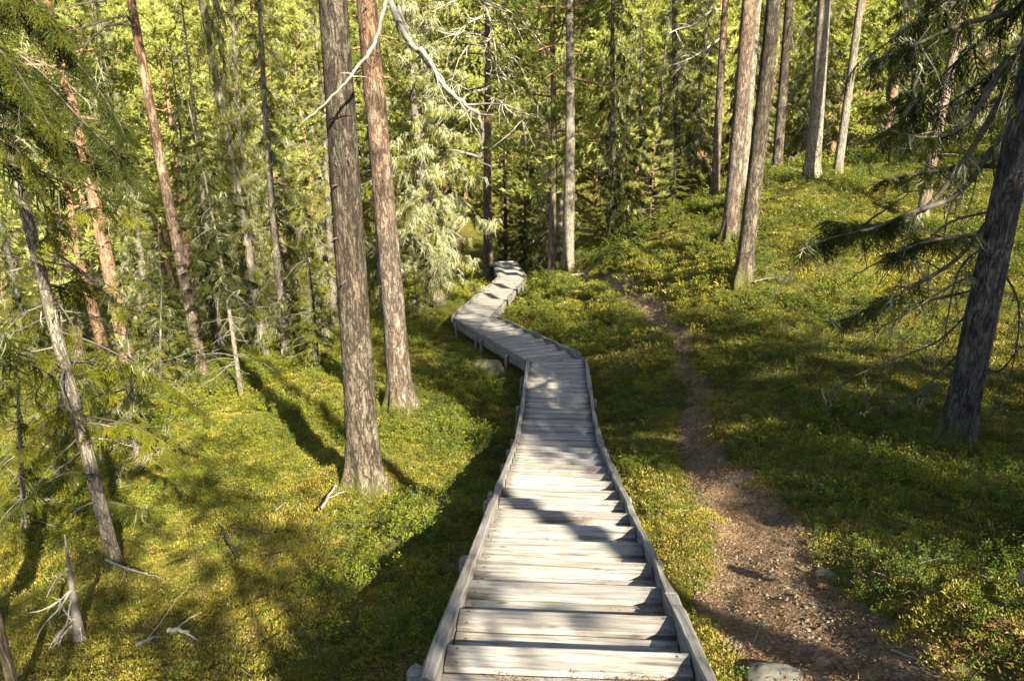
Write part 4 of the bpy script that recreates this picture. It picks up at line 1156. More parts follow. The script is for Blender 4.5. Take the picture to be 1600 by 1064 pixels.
sp('mossy lichen-draped spruce half hidden by the thick dark pine', 525, 520, 20.5, 490, 20, 12, .26, 'bark_spruce', SM_LICH[2], 13, 1.05, DB_SPR[1], 37)
sp('spruce draped in pale sunlit beard lichen left of the boardwalk bend', 685, 478, 21.5, 640, 60, 10.5, .40, 'bark_spruce', SM_PALE[0], 10, 1.12, DB_SPR[0], 38)
sp('dark lichen-dripping spruce behind the sapling, left of the thin red-brown pine', 1062, 350, 27, 1055, 0, 13, .3, 'bark_dark', SM_LICH[1], 12, 1.5, DB_SPR[0], 39)
sp('narrow dark spire of a spruce above the young spruces', 957, 372, 30, 962, 0, 13, .26, 'bark_dark', SM_DARK[0], 12, .75, None, 40)
sp('bushy dark spruce right behind the end of the boardwalk', 820, 400, 37, 822, 150, 10, .3, 'bark_dark', SM_DARK[1], 13, 1.3, None, 41)
sp('dark spruce standing left behind the end of the boardwalk', 790, 408, 39, 790, 100, 11.5, .3, 'bark_dark', SM_DARK[2], 14, 1.3, None, 42)
sp('young yellow-green spruce on a thin stem at the forest edge', 948, 383, 24.5, 946, 262, 3.4, .08, 'bark_dark', SM_YOUNG[1], 3, 1.25, None, 43, 'young_spruce', 'young spruce')
sp('young spruce with pale tips among the saplings below the knoll', 985, 372, 25.5, 985, 200, 4.2, .09, 'bark_dark', SM_YOUNG[0], 3, 1.2, None, 44, 'young_spruce', 'young spruce')
sp('tiny spruce seedling at the far right edge of the boardwalk', 823, 410, 31, 823, 375, .8, .03, 'bark_dark', SM_YOUNG[0], 3, .36, None, 45, 'young_spruce', 'young spruce')
sp('dark green young spruce below the pale lichen spruce', 655, 500, 19.5, 652, 420, 2.0, .06, 'bark_dark', SM_YOUNG[1], 3, .9, None, 46, 'young_spruce', 'young spruce')
sp('bushy low spruce at the forest edge beneath the dark lichen-dripping spruce', 1052, 350, 24, 1050, 260, 2.2, .06, 'bark_dark', SM_YOUNG[1], 3, 1.1, None, 47, 'young_spruce', 'young spruce')

# young pine sapling with whorls of light tufts
b = base_at(1015, 362, 22.5)
root = empty('young_pine', b, 'light green pine sapling with upright candle tips at the forest edge', 'young pine')
Gt, at, rr = trunk_geo(3.2, .03, (0.0, 0), 3, 8, 12, .1, .02); child('trunk', Gt.mesh('trunk', [M['bark_orange']]), root)
T, tn, wg = pine_crown(400, .4, 3.25, .8, TF_NEAR, 34, 10, 1.3, .35)
child('crown', crown_mesh('crown', T, tn, wg, M['pine_far'], M['bark_orange']), root)

# --- the big shaded spruce on the right
bR = base_at(1492, 692, 7.1); TRUNKS.append((bR.x, bR.y, .3))
RT = empty('spruce_tree', bR, 'big dark spruce with sprawling dead lower branches at the right edge', SPR)
lnR = lean_from(bR, 1568, 330)
Gt, atR, rrR = trunk_geo(15, .148, lnR, 8, 44, 220, .25, .05, detail=.09)
child('trunk', Gt.mesh('trunk', [M['bark_dark']]), RT)
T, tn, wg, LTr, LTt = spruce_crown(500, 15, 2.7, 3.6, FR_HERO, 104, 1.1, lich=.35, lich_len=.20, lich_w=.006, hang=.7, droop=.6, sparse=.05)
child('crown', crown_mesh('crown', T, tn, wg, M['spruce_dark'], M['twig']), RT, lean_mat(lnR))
child('lichen', mesh_from(LTr, LTt, M['lichen'], 'lichen'), RT, lean_mat(lnR))
def bough(root, pts, r0, seed, fr, mn, m, fr_from=.35, fsc=1., lich=.6, hang=.6, dens=8, ll=.2, name='bough', lw=.009, ml='lichen', twigs=6):
    """one live branch through photograph points, with its sprays and hanging lichen"""
    rs = np.random.RandomState(seed)
    P = np.array([wp(*p) for p in pts]) - np.array(root.location)
    t = np.linspace(0, len(P) - 1, (len(P) - 1) * 6 + 1); Pe = np.vstack([2 * P[0] - P[1], P, 2 * P[-1] - P[-2]]); out = []
    for q in t:
        i = min(int(q), len(P) - 2); f = q - i; a, b_, c, d = Pe[i:i + 4]
        out.append(.5 * ((2 * b_) + (c - a) * f + (2 * a - 5 * b_ + 4 * c - d) * f * f + (3 * b_ - a - 3 * c + d) * f ** 3))
    Q = np.array(out); seg = np.linalg.norm(np.diff(Q, axis=0), axis=1).sum()
    G = Geo(); tube(G, Q, np.linspace(r0, r0 * .15, len(Q)), 6, 1, False, .5)
    n = int(seg * dens); Ds = []; Ps = []; Ss = []; Ks = []; LL = []
    for q in range(n):
        u = fr_from + (1 - fr_from) * (q + rs.rand()) / n
        f = min(u, .999) * (len(Q) - 1); i = int(f); p = Q[i] + (Q[min(i + 1, len(Q) - 1)] - Q[i]) * (f - i)
        tg = Q[min(i + 1, len(Q) - 1)] - Q[i]; tg /= np.linalg.norm(tg) + 1e-9
        s = np.cross(tg, [0, 0, 1]); s /= np.linalg.norm(s) + 1e-9
        d = tg * rs.uniform(.3, 1.1) + s * (1 if q % 2 else -1) * rs.uniform(.2, 1.1) + np.array([0, 0, -hang * rs.uniform(-.2, 1.3)]) + rs.randn(3) * .2
        Ds.append(d); Ps.append(p); Ss.append(fsc * rs.uniform(.6, 1.1) * (1.15 - .45 * u)); Ks.append(rs.randint(len(fr)))
    Ds.append(Q[-1] - Q[-3]); Ps.append(Q[-2]); Ss.append(fsc * .8); Ks.append(0)
    Ks = np.array(Ks); Ds = np.array(Ds); Ps = np.array(Ps); Ss = np.array(Ss)
    for k, F in enumerate(fr):
        w = Ks == k
        if w.any() and mn:
            T = inst(F, rot_to(Ds[w], roll=rs.uniform(-1.3, 1.3, w.sum())), Ps[w], Ss[w]); G.tris(T, 0, np.clip(rs.uniform(.15, .8, w.sum()).repeat(len(F)) + rs.uniform(-.1, .1, len(T)), 0, 1))
    o = None
    for q in range(twigs):
        i = rs.randint(1, len(Q) - 1); tg = Q[i] - Q[i - 1]; tg /= np.linalg.norm(tg) + 1e-9
        G2 = Geo(); dead_branch_geo(G2, Q[i], tg * .7 + rs.randn(3) * .5 + [0, 0, -.3], seg * .22 * rs.uniform(.5, 1.2), rs, r0 * .3, 5, 1, .5, .3, 4, 1)
        st = 0
        for vv_, ff_, mm_, tt_ in zip(G2.v, G2.f, G2.m, G2.t): G.add(vv_, ff_ - st, 1, tt_); st += len(vv_)
    o = child(name, G.mesh(name, [M[mn or 'spruce'], M[m]]), root)
    if lich > 0:
        i = rs.randint(0, len(Q), int(seg * 14 * lich)); Pl = Q[i] + rs.randn(len(i), 3) * [.07, .07, .015]
        a, b_ = lichen_tris(Pl, ll, lw, rs); l = child('lichen', mesh_from(a, b_, M[ml], 'lichen'), o)
    return o
rb = np.random.RandomState(9)
# live boughs reaching left across the knoll, and dead ones below them
bough(RT, [(1562, 215, 7.1), (1500, 300, 6.6), (1430, 330, 6.2), (1370, 355, 6.0), (1300, 372, 5.8), (1248, 392, 5.7)], .030, 1, FR_HERO, 'spruce_dark', 'twig', .45, .62, .35, .7, 24)
bough(RT, [(1568, 150, 7.1), (1520, 230, 6.7), (1470, 300, 6.5), (1420, 345, 6.4), (1350, 352, 6.2), (1290, 345, 6.0)], .034, 2, FR_HERO, 'spruce_dark', 'twig', .55, .62, .35, .7, 24)
bough(RT, [(1555, 330, 7.1), (1500, 400, 6.8), (1440, 440, 6.5), (1380, 470, 6.3), (1320, 500, 6.2)], .026, 3, FR_HERO, 'spruce_dark', 'twig', .5, .62, .35, .7, 24)
bough(RT, [(1575, 90, 7.1), (1540, 150, 6.8), (1500, 200, 6.6), (1450, 215, 6.4), (1390, 205, 6.3)], .034, 4, FR_HERO, 'spruce_dark', 'twig', .4, .62, .35, .7, 24)
bough(RT, [(1560, 260, 7.1), (1510, 260, 6.8), (1440, 270, 6.5), (1380, 282, 6.2)], .028, 5, FR_HERO, 'spruce_dark', 'twig', .3, .62, .35, .7, 24)
bough(RT, [(1548, 370, 7.0), (1500, 370, 6.3), (1440, 380, 5.8), (1390, 400, 5.6)], .026, 6, FR_HERO, 'spruce_dark', 'twig', .3, .62, .35, .7, 24)
bough(RT, [(1580, 20, 7.1), (1500, 40, 6.5), (1430, 70, 6.2), (1365, 95, 6.0)], .028, 7, FR_HERO, 'spruce_dark', 'twig', .25, .62, .35, .7, 24)
for k, pts in enumerate([[(1530, 470, 7.1), (1470, 530, 6.7), (1400, 560, 6.4), (1330, 590, 6.2), (1290, 620, 6.1)], [(1540, 420, 7.0), (1480, 450, 6.4), (1400, 500, 6.1), (1350, 520, 5.9)],
                         [(1520, 530, 7.1), (1470, 580, 6.8), (1430, 620, 6.6), (1365, 642, 6.5)], [(1550, 400, 7.2), (1590, 470, 6.9), (1585, 560, 6.6), (1560, 640, 6.4)], [(1520, 560, 7.1), (1560, 580, 6.9), (1600, 540, 6.6), (1640, 560, 6.4)],
                         [(1545, 380, 7.1), (1500, 420, 6.9), (1480, 500, 6.7), (1470, 560, 6.7)], [(1550, 330, 7.1), (1480, 350, 6.6), (1430, 400, 6.3), (1400, 450, 6.2)], [(1535, 450, 7.1), (1450, 470, 6.8), (1370, 480, 6.6), (1270, 520, 6.5)]]):
    bough(RT, pts, .013, 20 + k, FR_HERO, None, 'twig', .3, .8, .35, twigs=26, ll=.12, lw=.006, name='dead_branch')

# --- left foreground
def spx(root_label, px, py, h, tx, ty, H, d, R0, z0, nbr, seed, bark='bark_spruce', mn='spruce', dens=1., lich=.3, sparse=.0, dead=14, hang=.6, fsc=1., base=None, name='spruce_tree', cat=SPR, deadz=(.3, 3), deadL=.8, deadm='twig_pale', droop=.6, flare=.3):
    b = base_at(px, py, h) if base is None else base
    TRUNKS.append((b.x, b.y, d / 2)); root = empty(name, b, root_label, cat)
    ln = lean_from(b, tx, ty)
    Gt, at, rr = trunk_geo(H, d / 2, ln, seed, 22, 110, flare, .05, detail=.06)
    child('trunk', Gt.mesh('trunk', [M[bark]]), root)
    T, tn, wg, LTr, LTt = spruce_crown(seed + 500, H, R0, z0, FR_NEAR, nbr, dens, lich=lich * .6, lich_len=.18, lich_w=.006, hang=hang, droop=droop, sparse=sparse, fsc=fsc)
    child('crown', crown_mesh('crown', T, tn, wg, M[mn], M['twig']), root, lean_mat(ln))
    if len(LTr): child('lichen', mesh_from(LTr, LTt, M['lichen'], 'lichen'), root, lean_mat(ln))
    if dead:
        G = Geo(); rs = np.random.RandomState(seed)
        for k in range(dead):
            z = rs.uniform(*deadz); az = rs.uniform(0, 6.28); el = rs.uniform(-.6, .2); p = at(z)
            dead_branch_geo(G, p, (math.cos(az) * math.cos(el), math.sin(az) * math.cos(el), math.sin(el)), deadL * rs.uniform(.4, 1.2), rs, .010, 6, 0, .5, .35, 4, 1)
        child('dead_branch', G.mesh('dead_branch', [M[deadm]]), root)
    return root
TL1 = spx('slender pale-barked spruce leaning left with scruffy boughs at the left edge', 182, 888, 6.45, 8, 200, 11, .135, 1.15, 1.2, 60, 51, bark='bark_spruce', lich=.25, sparse=.30, dead=26, deadz=(.4, 5), fsc=.85)
pX = wp(-150, 700, 4.6); bX = Vector((pX.x, pX.y, gz(pX.x, pX.y)))
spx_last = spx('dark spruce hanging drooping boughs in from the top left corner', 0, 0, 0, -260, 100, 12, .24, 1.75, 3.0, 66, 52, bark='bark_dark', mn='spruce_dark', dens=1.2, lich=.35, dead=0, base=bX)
TLX = spx_last
for k, pts in enumerate([[(-150, -80, 4.6), (-40, -20, 4.4), (60, 40, 4.2), (130, 110, 4.1), (180, 180, 4.05), (195, 215, 4.0)], [(-150, 20, 4.6), (-40, 60, 4.4), (50, 110, 4.3), (120, 180, 4.2), (175, 235, 4.1), (200, 260, 4.1)],
                         [(-150, 100, 4.6), (-50, 130, 4.5), (30, 180, 4.4), (100, 240, 4.4), (150, 262, 4.4)], [(-150, -150, 4.6), (-60, -80, 4.3), (20, -30, 4.1), (70, 20, 4.0), (100, 60, 4.0)],
                         [(-150, 160, 4.6), (-60, 190, 4.6), (20, 230, 4.6), (70, 280, 4.6)], [(-150, -20, 4.6), (-60, 30, 4.2), (10, 90, 4.0), (50, 150, 3.95), (80, 200, 3.9)], [(-150, 60, 4.6), (-60, 110, 4.5), (10, 150, 4.5), (60, 165, 4.5)],
                         [(-120, 200, 4.7), (-20, 200, 5), (90, 215, 5.1), (170, 255, 5.2), (232, 300, 5.2)], [(-120, -60, 4.7), (0, -10, 5), (60, 10, 5.1), (110, 60, 5.2)]]):
    bough(TLX, pts, .010, 60 + k, FR_HERO, 'spruce_dark', 'twig', .1, .42, .12, .7, 62, ll=.10, lw=.005, twigs=3)
for k, (pts, mn_) in enumerate([([(52, 390, 6.6), (100, 345, 6.7), (160, 325, 6.8), (225, 345, 6.9)], 'spruce'), ([(75, 455, 6.6), (125, 440, 6.7), (180, 470, 6.8), (215, 520, 6.8)], 'spruce'), ([(110, 590, 6.5), (180, 570, 6.8), (260, 600, 7.1), (325, 650, 7.3)], 'spruce'),
                                ([(100, 560, 6.5), (60, 560, 6.2), (20, 600, 6.0), (-10, 650, 5.9)], 'spruce'), ([(30, 300, 6.6), (90, 262, 6.4), (150, 262, 6.2), (205, 320, 6.1)], 'spruce_dark'), ([(130, 680, 6.45), (190, 660, 6.4), (250, 690, 6.3), (290, 740, 6.25)], 'spruce'),
                                ([(120, 640, 6.45), (80, 650, 6.2), (40, 700, 5.9), (0, 760, 5.8)], 'spruce'), ([(140, 740, 6.45), (100, 740, 6.2), (50, 770, 6.0), (20, 800, 5.9)], 'spruce_dark'), ([(150, 780, 6.45), (200, 790, 6.4), (250, 800, 6.3)], 'spruce_dark')]):
    bough(TL1, pts, .008, 80 + k, FR_NEAR, mn_, 'twig', .08, .55, .25, .6, 40, ll=.11, lw=.005, twigs=8)
spx('bushy yellow-green young spruce at the left edge', 40, 850, 6.9, 30, 560, 3.0, .08, 1.0, .25, 40, 53, dens=1.3, lich=.15, dead=6, name='young_spruce', cat='young spruce', fsc=.8, deadz=(.2, 1.5))
spx('sprawling young spruce with sunlit boughs beyond the slender leaning spruce', 215, 745, 9.4, 200, 540, 2.9, .09, 1.25, .3, 40, 54, dens=1.2, lich=.5, dead=8, name='young_spruce', cat='young spruce', fsc=.9, deadz=(.2, 1.5))
spx('scraggly young spruce growing behind the boughs at the left edge', 100, 700, 12.2, 90, 420, 4.6, .1, 1.3, .4, 46, 55, dens=1., lich=.6, dead=10, name='young_spruce', cat='young spruce', deadz=(.2, 2))
spx('low drooping young spruce behind the fallen branches', 250, 620, 15.0, 250, 500, 2.4, .08, 1.2, .3, 34, 56, dens=1., lich=.5, dead=8, name='young_spruce', cat='young spruce', deadz=(.2, 1.2), mn='spruce_dark')

b = base_at(125, 1000, 4.35); root = empty('dead_spruce', b, 'bleached dead little spruce with claw-like bare branches at lower left', 'dead tree')
TRUNKS.append((b.x, b.y, .05)); ln = lean_from(b, 88, 830)
Gt, at, rr = trunk_geo(.95, .040, ln, 5, 14, 40, .35, .10, detail=.12); child('trunk', Gt.mesh('trunk', [M['deadgrey']]), root)
G = Geo(); rs = np.random.RandomState(44)
for k in range(13):
    z = rs.uniform(.12, .8) if k > 7 else rs.uniform(.12, .5); az = rs.uniform(1.6, 4.6) if k < 8 else rs.uniform(0, 6.28)
    dead_branch_geo(G, at(z), (math.cos(az), math.sin(az) * .8, -.25 + rs.uniform(-.4, .3)), rs.uniform(.2, .42), rs, .008, 5, 0, .9, .7, 5, 1)
child('dead_branch', G.mesh('dead_branch', [M['deadwood']]), root)
b = base_at(25, 1090, 3.5); root = empty('bare_sapling', b, 'bare reddish stem sticking up in the bottom left corner', 'dead stem')
Gt, at, rr = trunk_geo(1.0, .035, lean_from(b, 0, 985), 6, 12, 20, .2, .02, r1=.015); child('trunk', Gt.mesh('trunk', [M['bark_far']]), root)

# fallen wood --------------------------------------------------------------
def stick(label, pts, r, m='deadwood', name='fallen_stick', sub=3, lift=.05, seed=0, cat='stick'):
    rs = np.random.RandomState(seed + 70); P = []
    for p in pts:
        q = base_at(*p); P.append(np.array(q) + [0, 0, lift])
    P = np.array(P); o0 = Vector(P[0]); P = P - P[0]
    t = np.linspace(0, len(P) - 1, (len(P) - 1) * 5 + 1); Q = np.stack([np.interp(t, np.arange(len(P)), P[:, k]) for k in range(3)], 1) + rs.randn(len(t), 3) * r * .35
    G = Geo(); tube(G, Q, np.linspace(r, r * .5, len(Q)), 7, 0, True, .5)
    for k in range(sub):
        i = rs.randint(1, len(Q) - 1); tg = Q[i] - Q[i - 1]; tg /= np.linalg.norm(tg) + 1e-9
        dead_branch_geo(G, Q[i], tg + rs.randn(3) * [.6, .6, .2] + [0, 0, .15], .4 * rs.uniform(.5, 1.2), rs, r * .4, 3, 0, .1, .3, 4, 0)
    o = link(name, G.mesh(name, [M[m]])); o.location = o0
    return tag(o, label, cat)
stick('long bleached fallen branch left of the small bare snag', [(240, 592, 15.2), (285, 578, 15.9), (330, 568, 16.4)], .045, name='fallen_branch', sub=8, lift=.18, seed=1, cat='fallen branch')
stick('grey fallen branch propped among the spruces behind the slim leaning pine', [(275, 598, 15.0), (318, 575, 16.0), (352, 556, 17.2)], .03, name='fallen_branch', sub=8, lift=.25, seed=2, cat='fallen branch')
stick('splintered pale stick leaning on the mossy foot of the thick dark pine', [(500, 812, 6.5), (515, 785, 6.8), (527, 768, 7.05)], .018, sub=1, seed=3, lift=.10)
stick('thin straw-coloured stick on moss left of the thick dark pine', [(432, 809, 6.5), (448, 797, 6.6)], .008, sub=0, seed=4, lift=.10)
stick('dark broken branch lying across the bright moss patch', [(345, 830, 6.1), (360, 860, 5.8), (378, 885, 5.5)], .012, 'twig', sub=2, seed=5, lift=.08)
stick('bleached branch arching over the shadowed hollow at lower left', [(170, 895, 5.9), (200, 912, 5.6), (235, 922, 5.4)], .012, sub=2, seed=6, lift=.16)
stick('white bark-stripped stub in the undergrowth at lower left', [(265, 996, 4.1), (295, 998, 4.05)], .02, sub=2, seed=7, lift=.07)
stick('brown rotten stick by the white stub', [(215, 1018, 3.9), (250, 1006, 4.0)], .016, 'twig_pale', sub=2, seed=8, lift=.06)
stick('twiggy brush pile of dead stalks right of the grey-brown knoll pine', [(1178, 452, 13.2), (1205, 445, 13.4), (1230, 448, 13.3)], .012, 'twig_pale', sub=9, seed=9, lift=.12)
stick('weathered log end poking in at the right edge above the bushes', [(1580, 965, 2.95), (1640, 985, 2.85)], .035, 'deadgrey', sub=0, seed=10, lift=.22, name='log', cat='log')
stick('grey stick at the lower edge of the footpath', [(1395, 1022, 2.62), (1440, 1042, 2.52)], .008, 'deadgrey', sub=0, seed=11, lift=.03)
stick('curved white root around the foot of the lone pine', [(893, 436, 24), (912, 432, 24.3), (918, 438, 23.6), (908, 448, 22.6)], .035, sub=0, seed=12, lift=.08, name='bare_root', cat='root')
stick('pale twisted stick at the foot of the skyline pine', [(1232, 273, 18.0), (1245, 277, 17.9), (1256, 280, 17.8)], .025, sub=3, seed=13, lift=.15)

def rock(label, px, py, h, sx, sy, sz, seed, sink=.35, m='boulder', name='rock', cat='rock', rz=0):
    rs = np.random.RandomState(seed); n, m_ = 22, 34
    th = np.linspace(.02, np.pi - .02, n); ph = np.linspace(0, 2 * np.pi, m_, endpoint=False)
    T_, P_ = np.meshgrid(th, ph, indexing='ij')
    X = np.sin(T_) * np.cos(P_); Y = np.sin(T_) * np.sin(P_); Z = np.cos(T_)
    r = 1 + .5 * fbm(X * 1.4 + seed, Y * 1.4 + Z, seed, 4) + .3 * fbm(Y * 2.4 + 9, Z * 2.4 + X, seed + 3, 3)
    V = np.stack([X * r * sx, Y * r * sy, Z * r * sz], -1).reshape(-1, 3)
    i = np.arange(n - 1)[:, None] * m_; j = np.arange(m_)[None]; k = (j + 1) % m_
    G = Geo(); G.add(V, np.stack([i + j, i + m_ + j, i + m_ + k, i + k], -1).reshape(-1, 4)); G.add(V[:m_], np.arange(m_)[None]); G.add(V[-m_:], np.arange(m_)[::-1][None])
    b = base_at(px, py, h); o = link(name, G.mesh(name, [M[m]])); o.location = b + Vector((0, 0, sz * (1 - 2 * sink))); o.rotation_euler = (0, 0, rz)
    TRUNKS.append((b.x, b.y, sx * .55))
    return tag(o, label, cat)
rock('moss-speckled boulder beside the boardwalk stairs just before the bend', 764, 584, 12.6, .34, .42, .22, 3, .42, rz=.5)
rock('smooth grey rock at the bottom edge between stairs and footpath', 1212, 1068, 2.42, .13, .10, .07, 5, .4, m='stone_grey')
rock('pale round stone on the shadowed lower footpath', 1352, 1024, 2.55, .036, .028, .022, 6, .25, m='pebble', name='stone', cat='stone')
rock('brown stone on the lower footpath left of the pale round one', 1286, 1038, 2.5, .036, .03, .025, 7, .25, m='pebble', name='stone', cat='stone')
rock('flat greenish stone in the middle of the footpath', 1288, 898, 3.65, .06, .045, .025, 8, .35, m='boulder', name='stone', cat='stone')
rock('pinkish flat stone on the moss between stairs and footpath', 1143, 917, 3.4, .045, .035, .02, 9, .4, m='pebble', name='stone', cat='stone')
rock('small pale stone where the footpath narrows', 1129, 724, 6.9, .06, .05, .05, 10, .2, m='pebble', name='stone', cat='stone')

# ------------------------------------------------------------------ the forest behind
_seen = set()
def far_label(kd, x, y, sc):
    px = 800 + x / (y * .935 + 3.2) * FPX
    zone = [(-1e9, 'behind the left-edge spruces'), (215, 'right of the slim leaning pine'), (430, 'behind the grey lichen spruces'), (590, 'above the pale lichen spruce'), (745, 'beyond the end of the boardwalk'),
            (900, 'behind the young spruces'), (1100, 'behind the paired knoll pines'), (1235, 'behind the skyline pine'), (1370, 'behind the big shaded spruce')]
    zn = [b for a, b in zone if px >= a][-1]
    dp = 'nearer' if y < 36 else ('mid-distance' if y < 52 else 'distant')
    sz = 'short ' if sc < .87 else ('tall ' if sc > 1.0 else '')
    return '%s %s%s %s' % (dp, sz, 'orange-limbed pine' if kd == 'p' else ('lichened green spruce' if kd == 'l' else 'green spruce'), zn)
def copy_tree(src, loc, sc, rz, tilt=(0, 0)):
    r = src.copy(); C.objects.link(r); r.location = loc; r.scale = (sc, sc, sc * 1.0); r.rotation_euler = (tilt[0], tilt[1], rz)
    for ch in SRC[src]:
        c = ch.copy(); C.objects.link(c); c.parent = r
    return r
SRC = {}
def make_kind(name, label, cat, group, H, r0, bark, crown, lich=None, dead=None, seed=0, sweep=.2):
    root = empty(name, (0, 0, 0), label, cat, group)
    Gt, at, rr = trunk_geo(H, r0, (0, 0), seed, 10, 18, .25, sweep); ch = [child('trunk', Gt.mesh('trunk', [M[bark]]), root), child('crown', crown, root)]
    if lich: ch.append(child('lichen', lich, root))
    if dead: ch.append(child('dead_branch', dead, root))
    SRC[root] = ch; return root
gp = 'pines of the forest background'; gs = 'spruces of the forest background'
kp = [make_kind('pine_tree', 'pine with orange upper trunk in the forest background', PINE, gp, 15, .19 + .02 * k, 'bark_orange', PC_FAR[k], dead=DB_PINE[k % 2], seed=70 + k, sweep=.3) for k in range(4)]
ks = [make_kind('spruce_tree', 'green spruce in the dense forest background', SPR, gs, 13 + k, .15, 'bark_dark', SM_FAR[k][0], SM_FAR[k][1], seed=80 + k) for k in range(3)]
ks += [make_kind('spruce_tree', 'green spruce in the dense forest background', SPR, gs, 12 + k, .14, 'bark_dark', SM_DARK[k][0], SM_DARK[k][1], seed=84 + k) for k in range(3)]
ks += [make_kind('spruce_tree', 'green spruce in the dense forest background', SPR, gs, 11 + k, .14, 'bark_spruce', SM_LICH[k][0], SM_LICH[k][1], dead=DB_SPR[k % 2], seed=88 + k) for k in range(3)]
rf = np.random.RandomState(21); used = set(); PTS = []
def visible_ok(x, y):
    a = x / (y * .935 + 2.5)
    return abs(a) < .74 + 2.5 / y
tries = 0
while len(PTS) < 120 and tries < 20000:
    tries += 1
    y = 27 + 48 * rf.rand() ** .9; x = rf.uniform(-1, 1) * (.74 * y + 2)
    if not visible_ok(x, y): continue
    if abs(x - float(board_x(min(y, 37)))) < 2.2 and y < 38: continue
    if path_dist(np.array(x), np.array(min(y, 30.9))) < 1.2 and y < 33: continue
    if y < 31 and -3 < x < 7: continue
    if x < -3 and y < 50 and rf.rand() < .8: continue
    if min([(x - a) ** 2 + (y - b) ** 2 for a, b in PTS] + [99]) < (1.5 + y * .015) ** 2: continue
    if min([(x - t[0]) ** 2 + (y - t[1]) ** 2 for t in TRUNKS]) < 1.4 ** 2: continue
    PTS.append((x, y))
# spruces that stand behind the crest of the knoll and down the left slope
EX = [(8.6, 22.5, 's', 6), (10.5, 21, 's', 0), (12.0, 23, 's', 7), (9.6, 26, 's', 3), (13.5, 20, 's', 8), (14.5, 17.5, 's', 4), (7.6, 26.5, 's', 5), (12.5, 26.5, 'p', 1), (6.4, 27.5, 's', 7),
      (-9.5, 19, 's', 6), (-8.2, 23.5, 's', 8), (-12.5, 22, 'p', 2), (-10.6, 26, 's', 1), (-4.9, 27, 's', 7), (16.3, 22.0, 's', 2), (11, 17.6, 's', 8), (13, 15.3, 's', 3)]
n_b = 0
for (x, y, kd, ki) in [(x, y, None, 0) for x, y in PTS] + EX:
    if kd is None:
        left = x < -4; mid = abs(x - 3) < 7 and y < 50
        pprob = .92 if left else (.10 if mid else .35)
        if y > 52: pprob = .7
        kd = 'p' if rf.rand() < pprob else 's'
        ki = rf.randint(4) if kd == 'p' else (rf.randint(3, 9) if y < 46 else rf.randint(0, 3))
    src = (kp if kd == 'p' else ks)[ki]
    loc = (x, y, gz(x, y) - .1); sc = rf.uniform(.75, 1.1); rz = rf.uniform(0, 6.28); ti = (rf.uniform(-.03, .03), rf.uniform(-.04, .04))
    if src not in used:
        used.add(src); src.location = loc; src.scale = (sc,) * 3; src.rotation_euler = (*ti, rz); r_ = src
    else: r_ = copy_tree(src, loc, sc, rz, ti)
    r_["label"] = far_label('l' if (kd == 's' and ki >= 6) else kd, x, y, sc)
byl = {}
for o_ in C.objects:
    if o_.get('group') in (gp, gs) and o_.parent is None and 'label' in o_ and (o_ in used or o_ not in SRC): byl.setdefault(o_['label'], []).append(o_)
for lb_, os_ in byl.items():
    if len(os_) > 1:
        os_.sort(key=lambda o_: o_.location.x / (o_.location.y * .935 + 3.2))
        names = {2: ['left', 'right'], 3: ['left', 'middle', 'right']}.get(len(os_), ['leftmost', 'second', 'third', 'fourth', 'fifth', 'sixth', 'seventh', 'eighth', 'ninth', 'tenth'])
        for q, o_ in enumerate(os_): o_['label'] = (names[q] if q < len(names) else 'rightmost') + ' ' + lb_
for src in kp + ks:
    if src not in used:
        for c in SRC[src]: bpy.data.objects.remove(c)
        bpy.data.objects.remove(src)

# far wooded slope: reads as one mass
def merged_proto(name, parts):
    """one mesh for the far-off wood: parts = [(mesh, ...)]"""
    G = Geo(); mats = []
    for me in parts:
        V = np.empty(len(me.vertices) * 3, np.float32); me.vertices.foreach_get("co", V)
        tt = np.empty(len(me.vertices), np.float32); me.attributes["tint"].data.foreach_get("value", tt)
        V = V.reshape(-1, 3); ls = np.empty(len(me.polygons), np.int32); me.polygons.foreach_get("loop_total", ls)
        vi = np.empty(len(me.loops), np.int32); me.loops.foreach_get("vertex_index", vi)
        mi = np.empty(len(me.polygons), np.int32); me.polygons.foreach_get("material_index", mi)
        st = np.r_[0, np.cumsum(ls)[:-1]]; first = True
        for c in np.unique(ls):
            for q in np.unique(mi):
                w = np.where((ls == c) & (mi == q))[0]
                if len(w) == 0: continue
                F = vi[st[w][:, None] + np.arange(c)[None]]
                m_ = me.materials[q]
                if m_ not in mats: mats.append(m_)
                if first: G.add(V, F, mats.index(m_), tt); base_n = G.n - len(V); first = False
                else:
                    G.f.append(F.astype(np.int64) + base_n); G.v.append(np.zeros((0, 3))); G.m.append(np.full(len(F), mats.index(m_))); G.t.append(np.zeros(0))
    return bpy.data.objects.new(name, G.mesh(name, mats, smooth=False))
def tmesh(H, r, bark, seed): return trunk_geo(H, r, (0, 0), seed, 7, 10, .2, .3)[0].mesh('trunk', [M[bark]])
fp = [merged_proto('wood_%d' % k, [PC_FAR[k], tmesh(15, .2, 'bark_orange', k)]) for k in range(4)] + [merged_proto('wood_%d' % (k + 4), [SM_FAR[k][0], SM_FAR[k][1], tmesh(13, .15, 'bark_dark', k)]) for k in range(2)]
rs = np.random.RandomState(4); n = 4200
y = 66 + 150 * rs.rand(n) ** .85; x = rs.uniform(-1, 1, n) * (.80 * y)
scatter('far_wood', 'sunlit far-off wooded slope seen between the nearer trees', np.c_[x, y, ground(x, y) - .2], rs.uniform(0, 6.28, n), rs.uniform(.75, 1.15, n), np.where(rs.rand(n) < .72, rs.randint(0, 4, n), rs.randint(4, 6, n)), fp, .03)

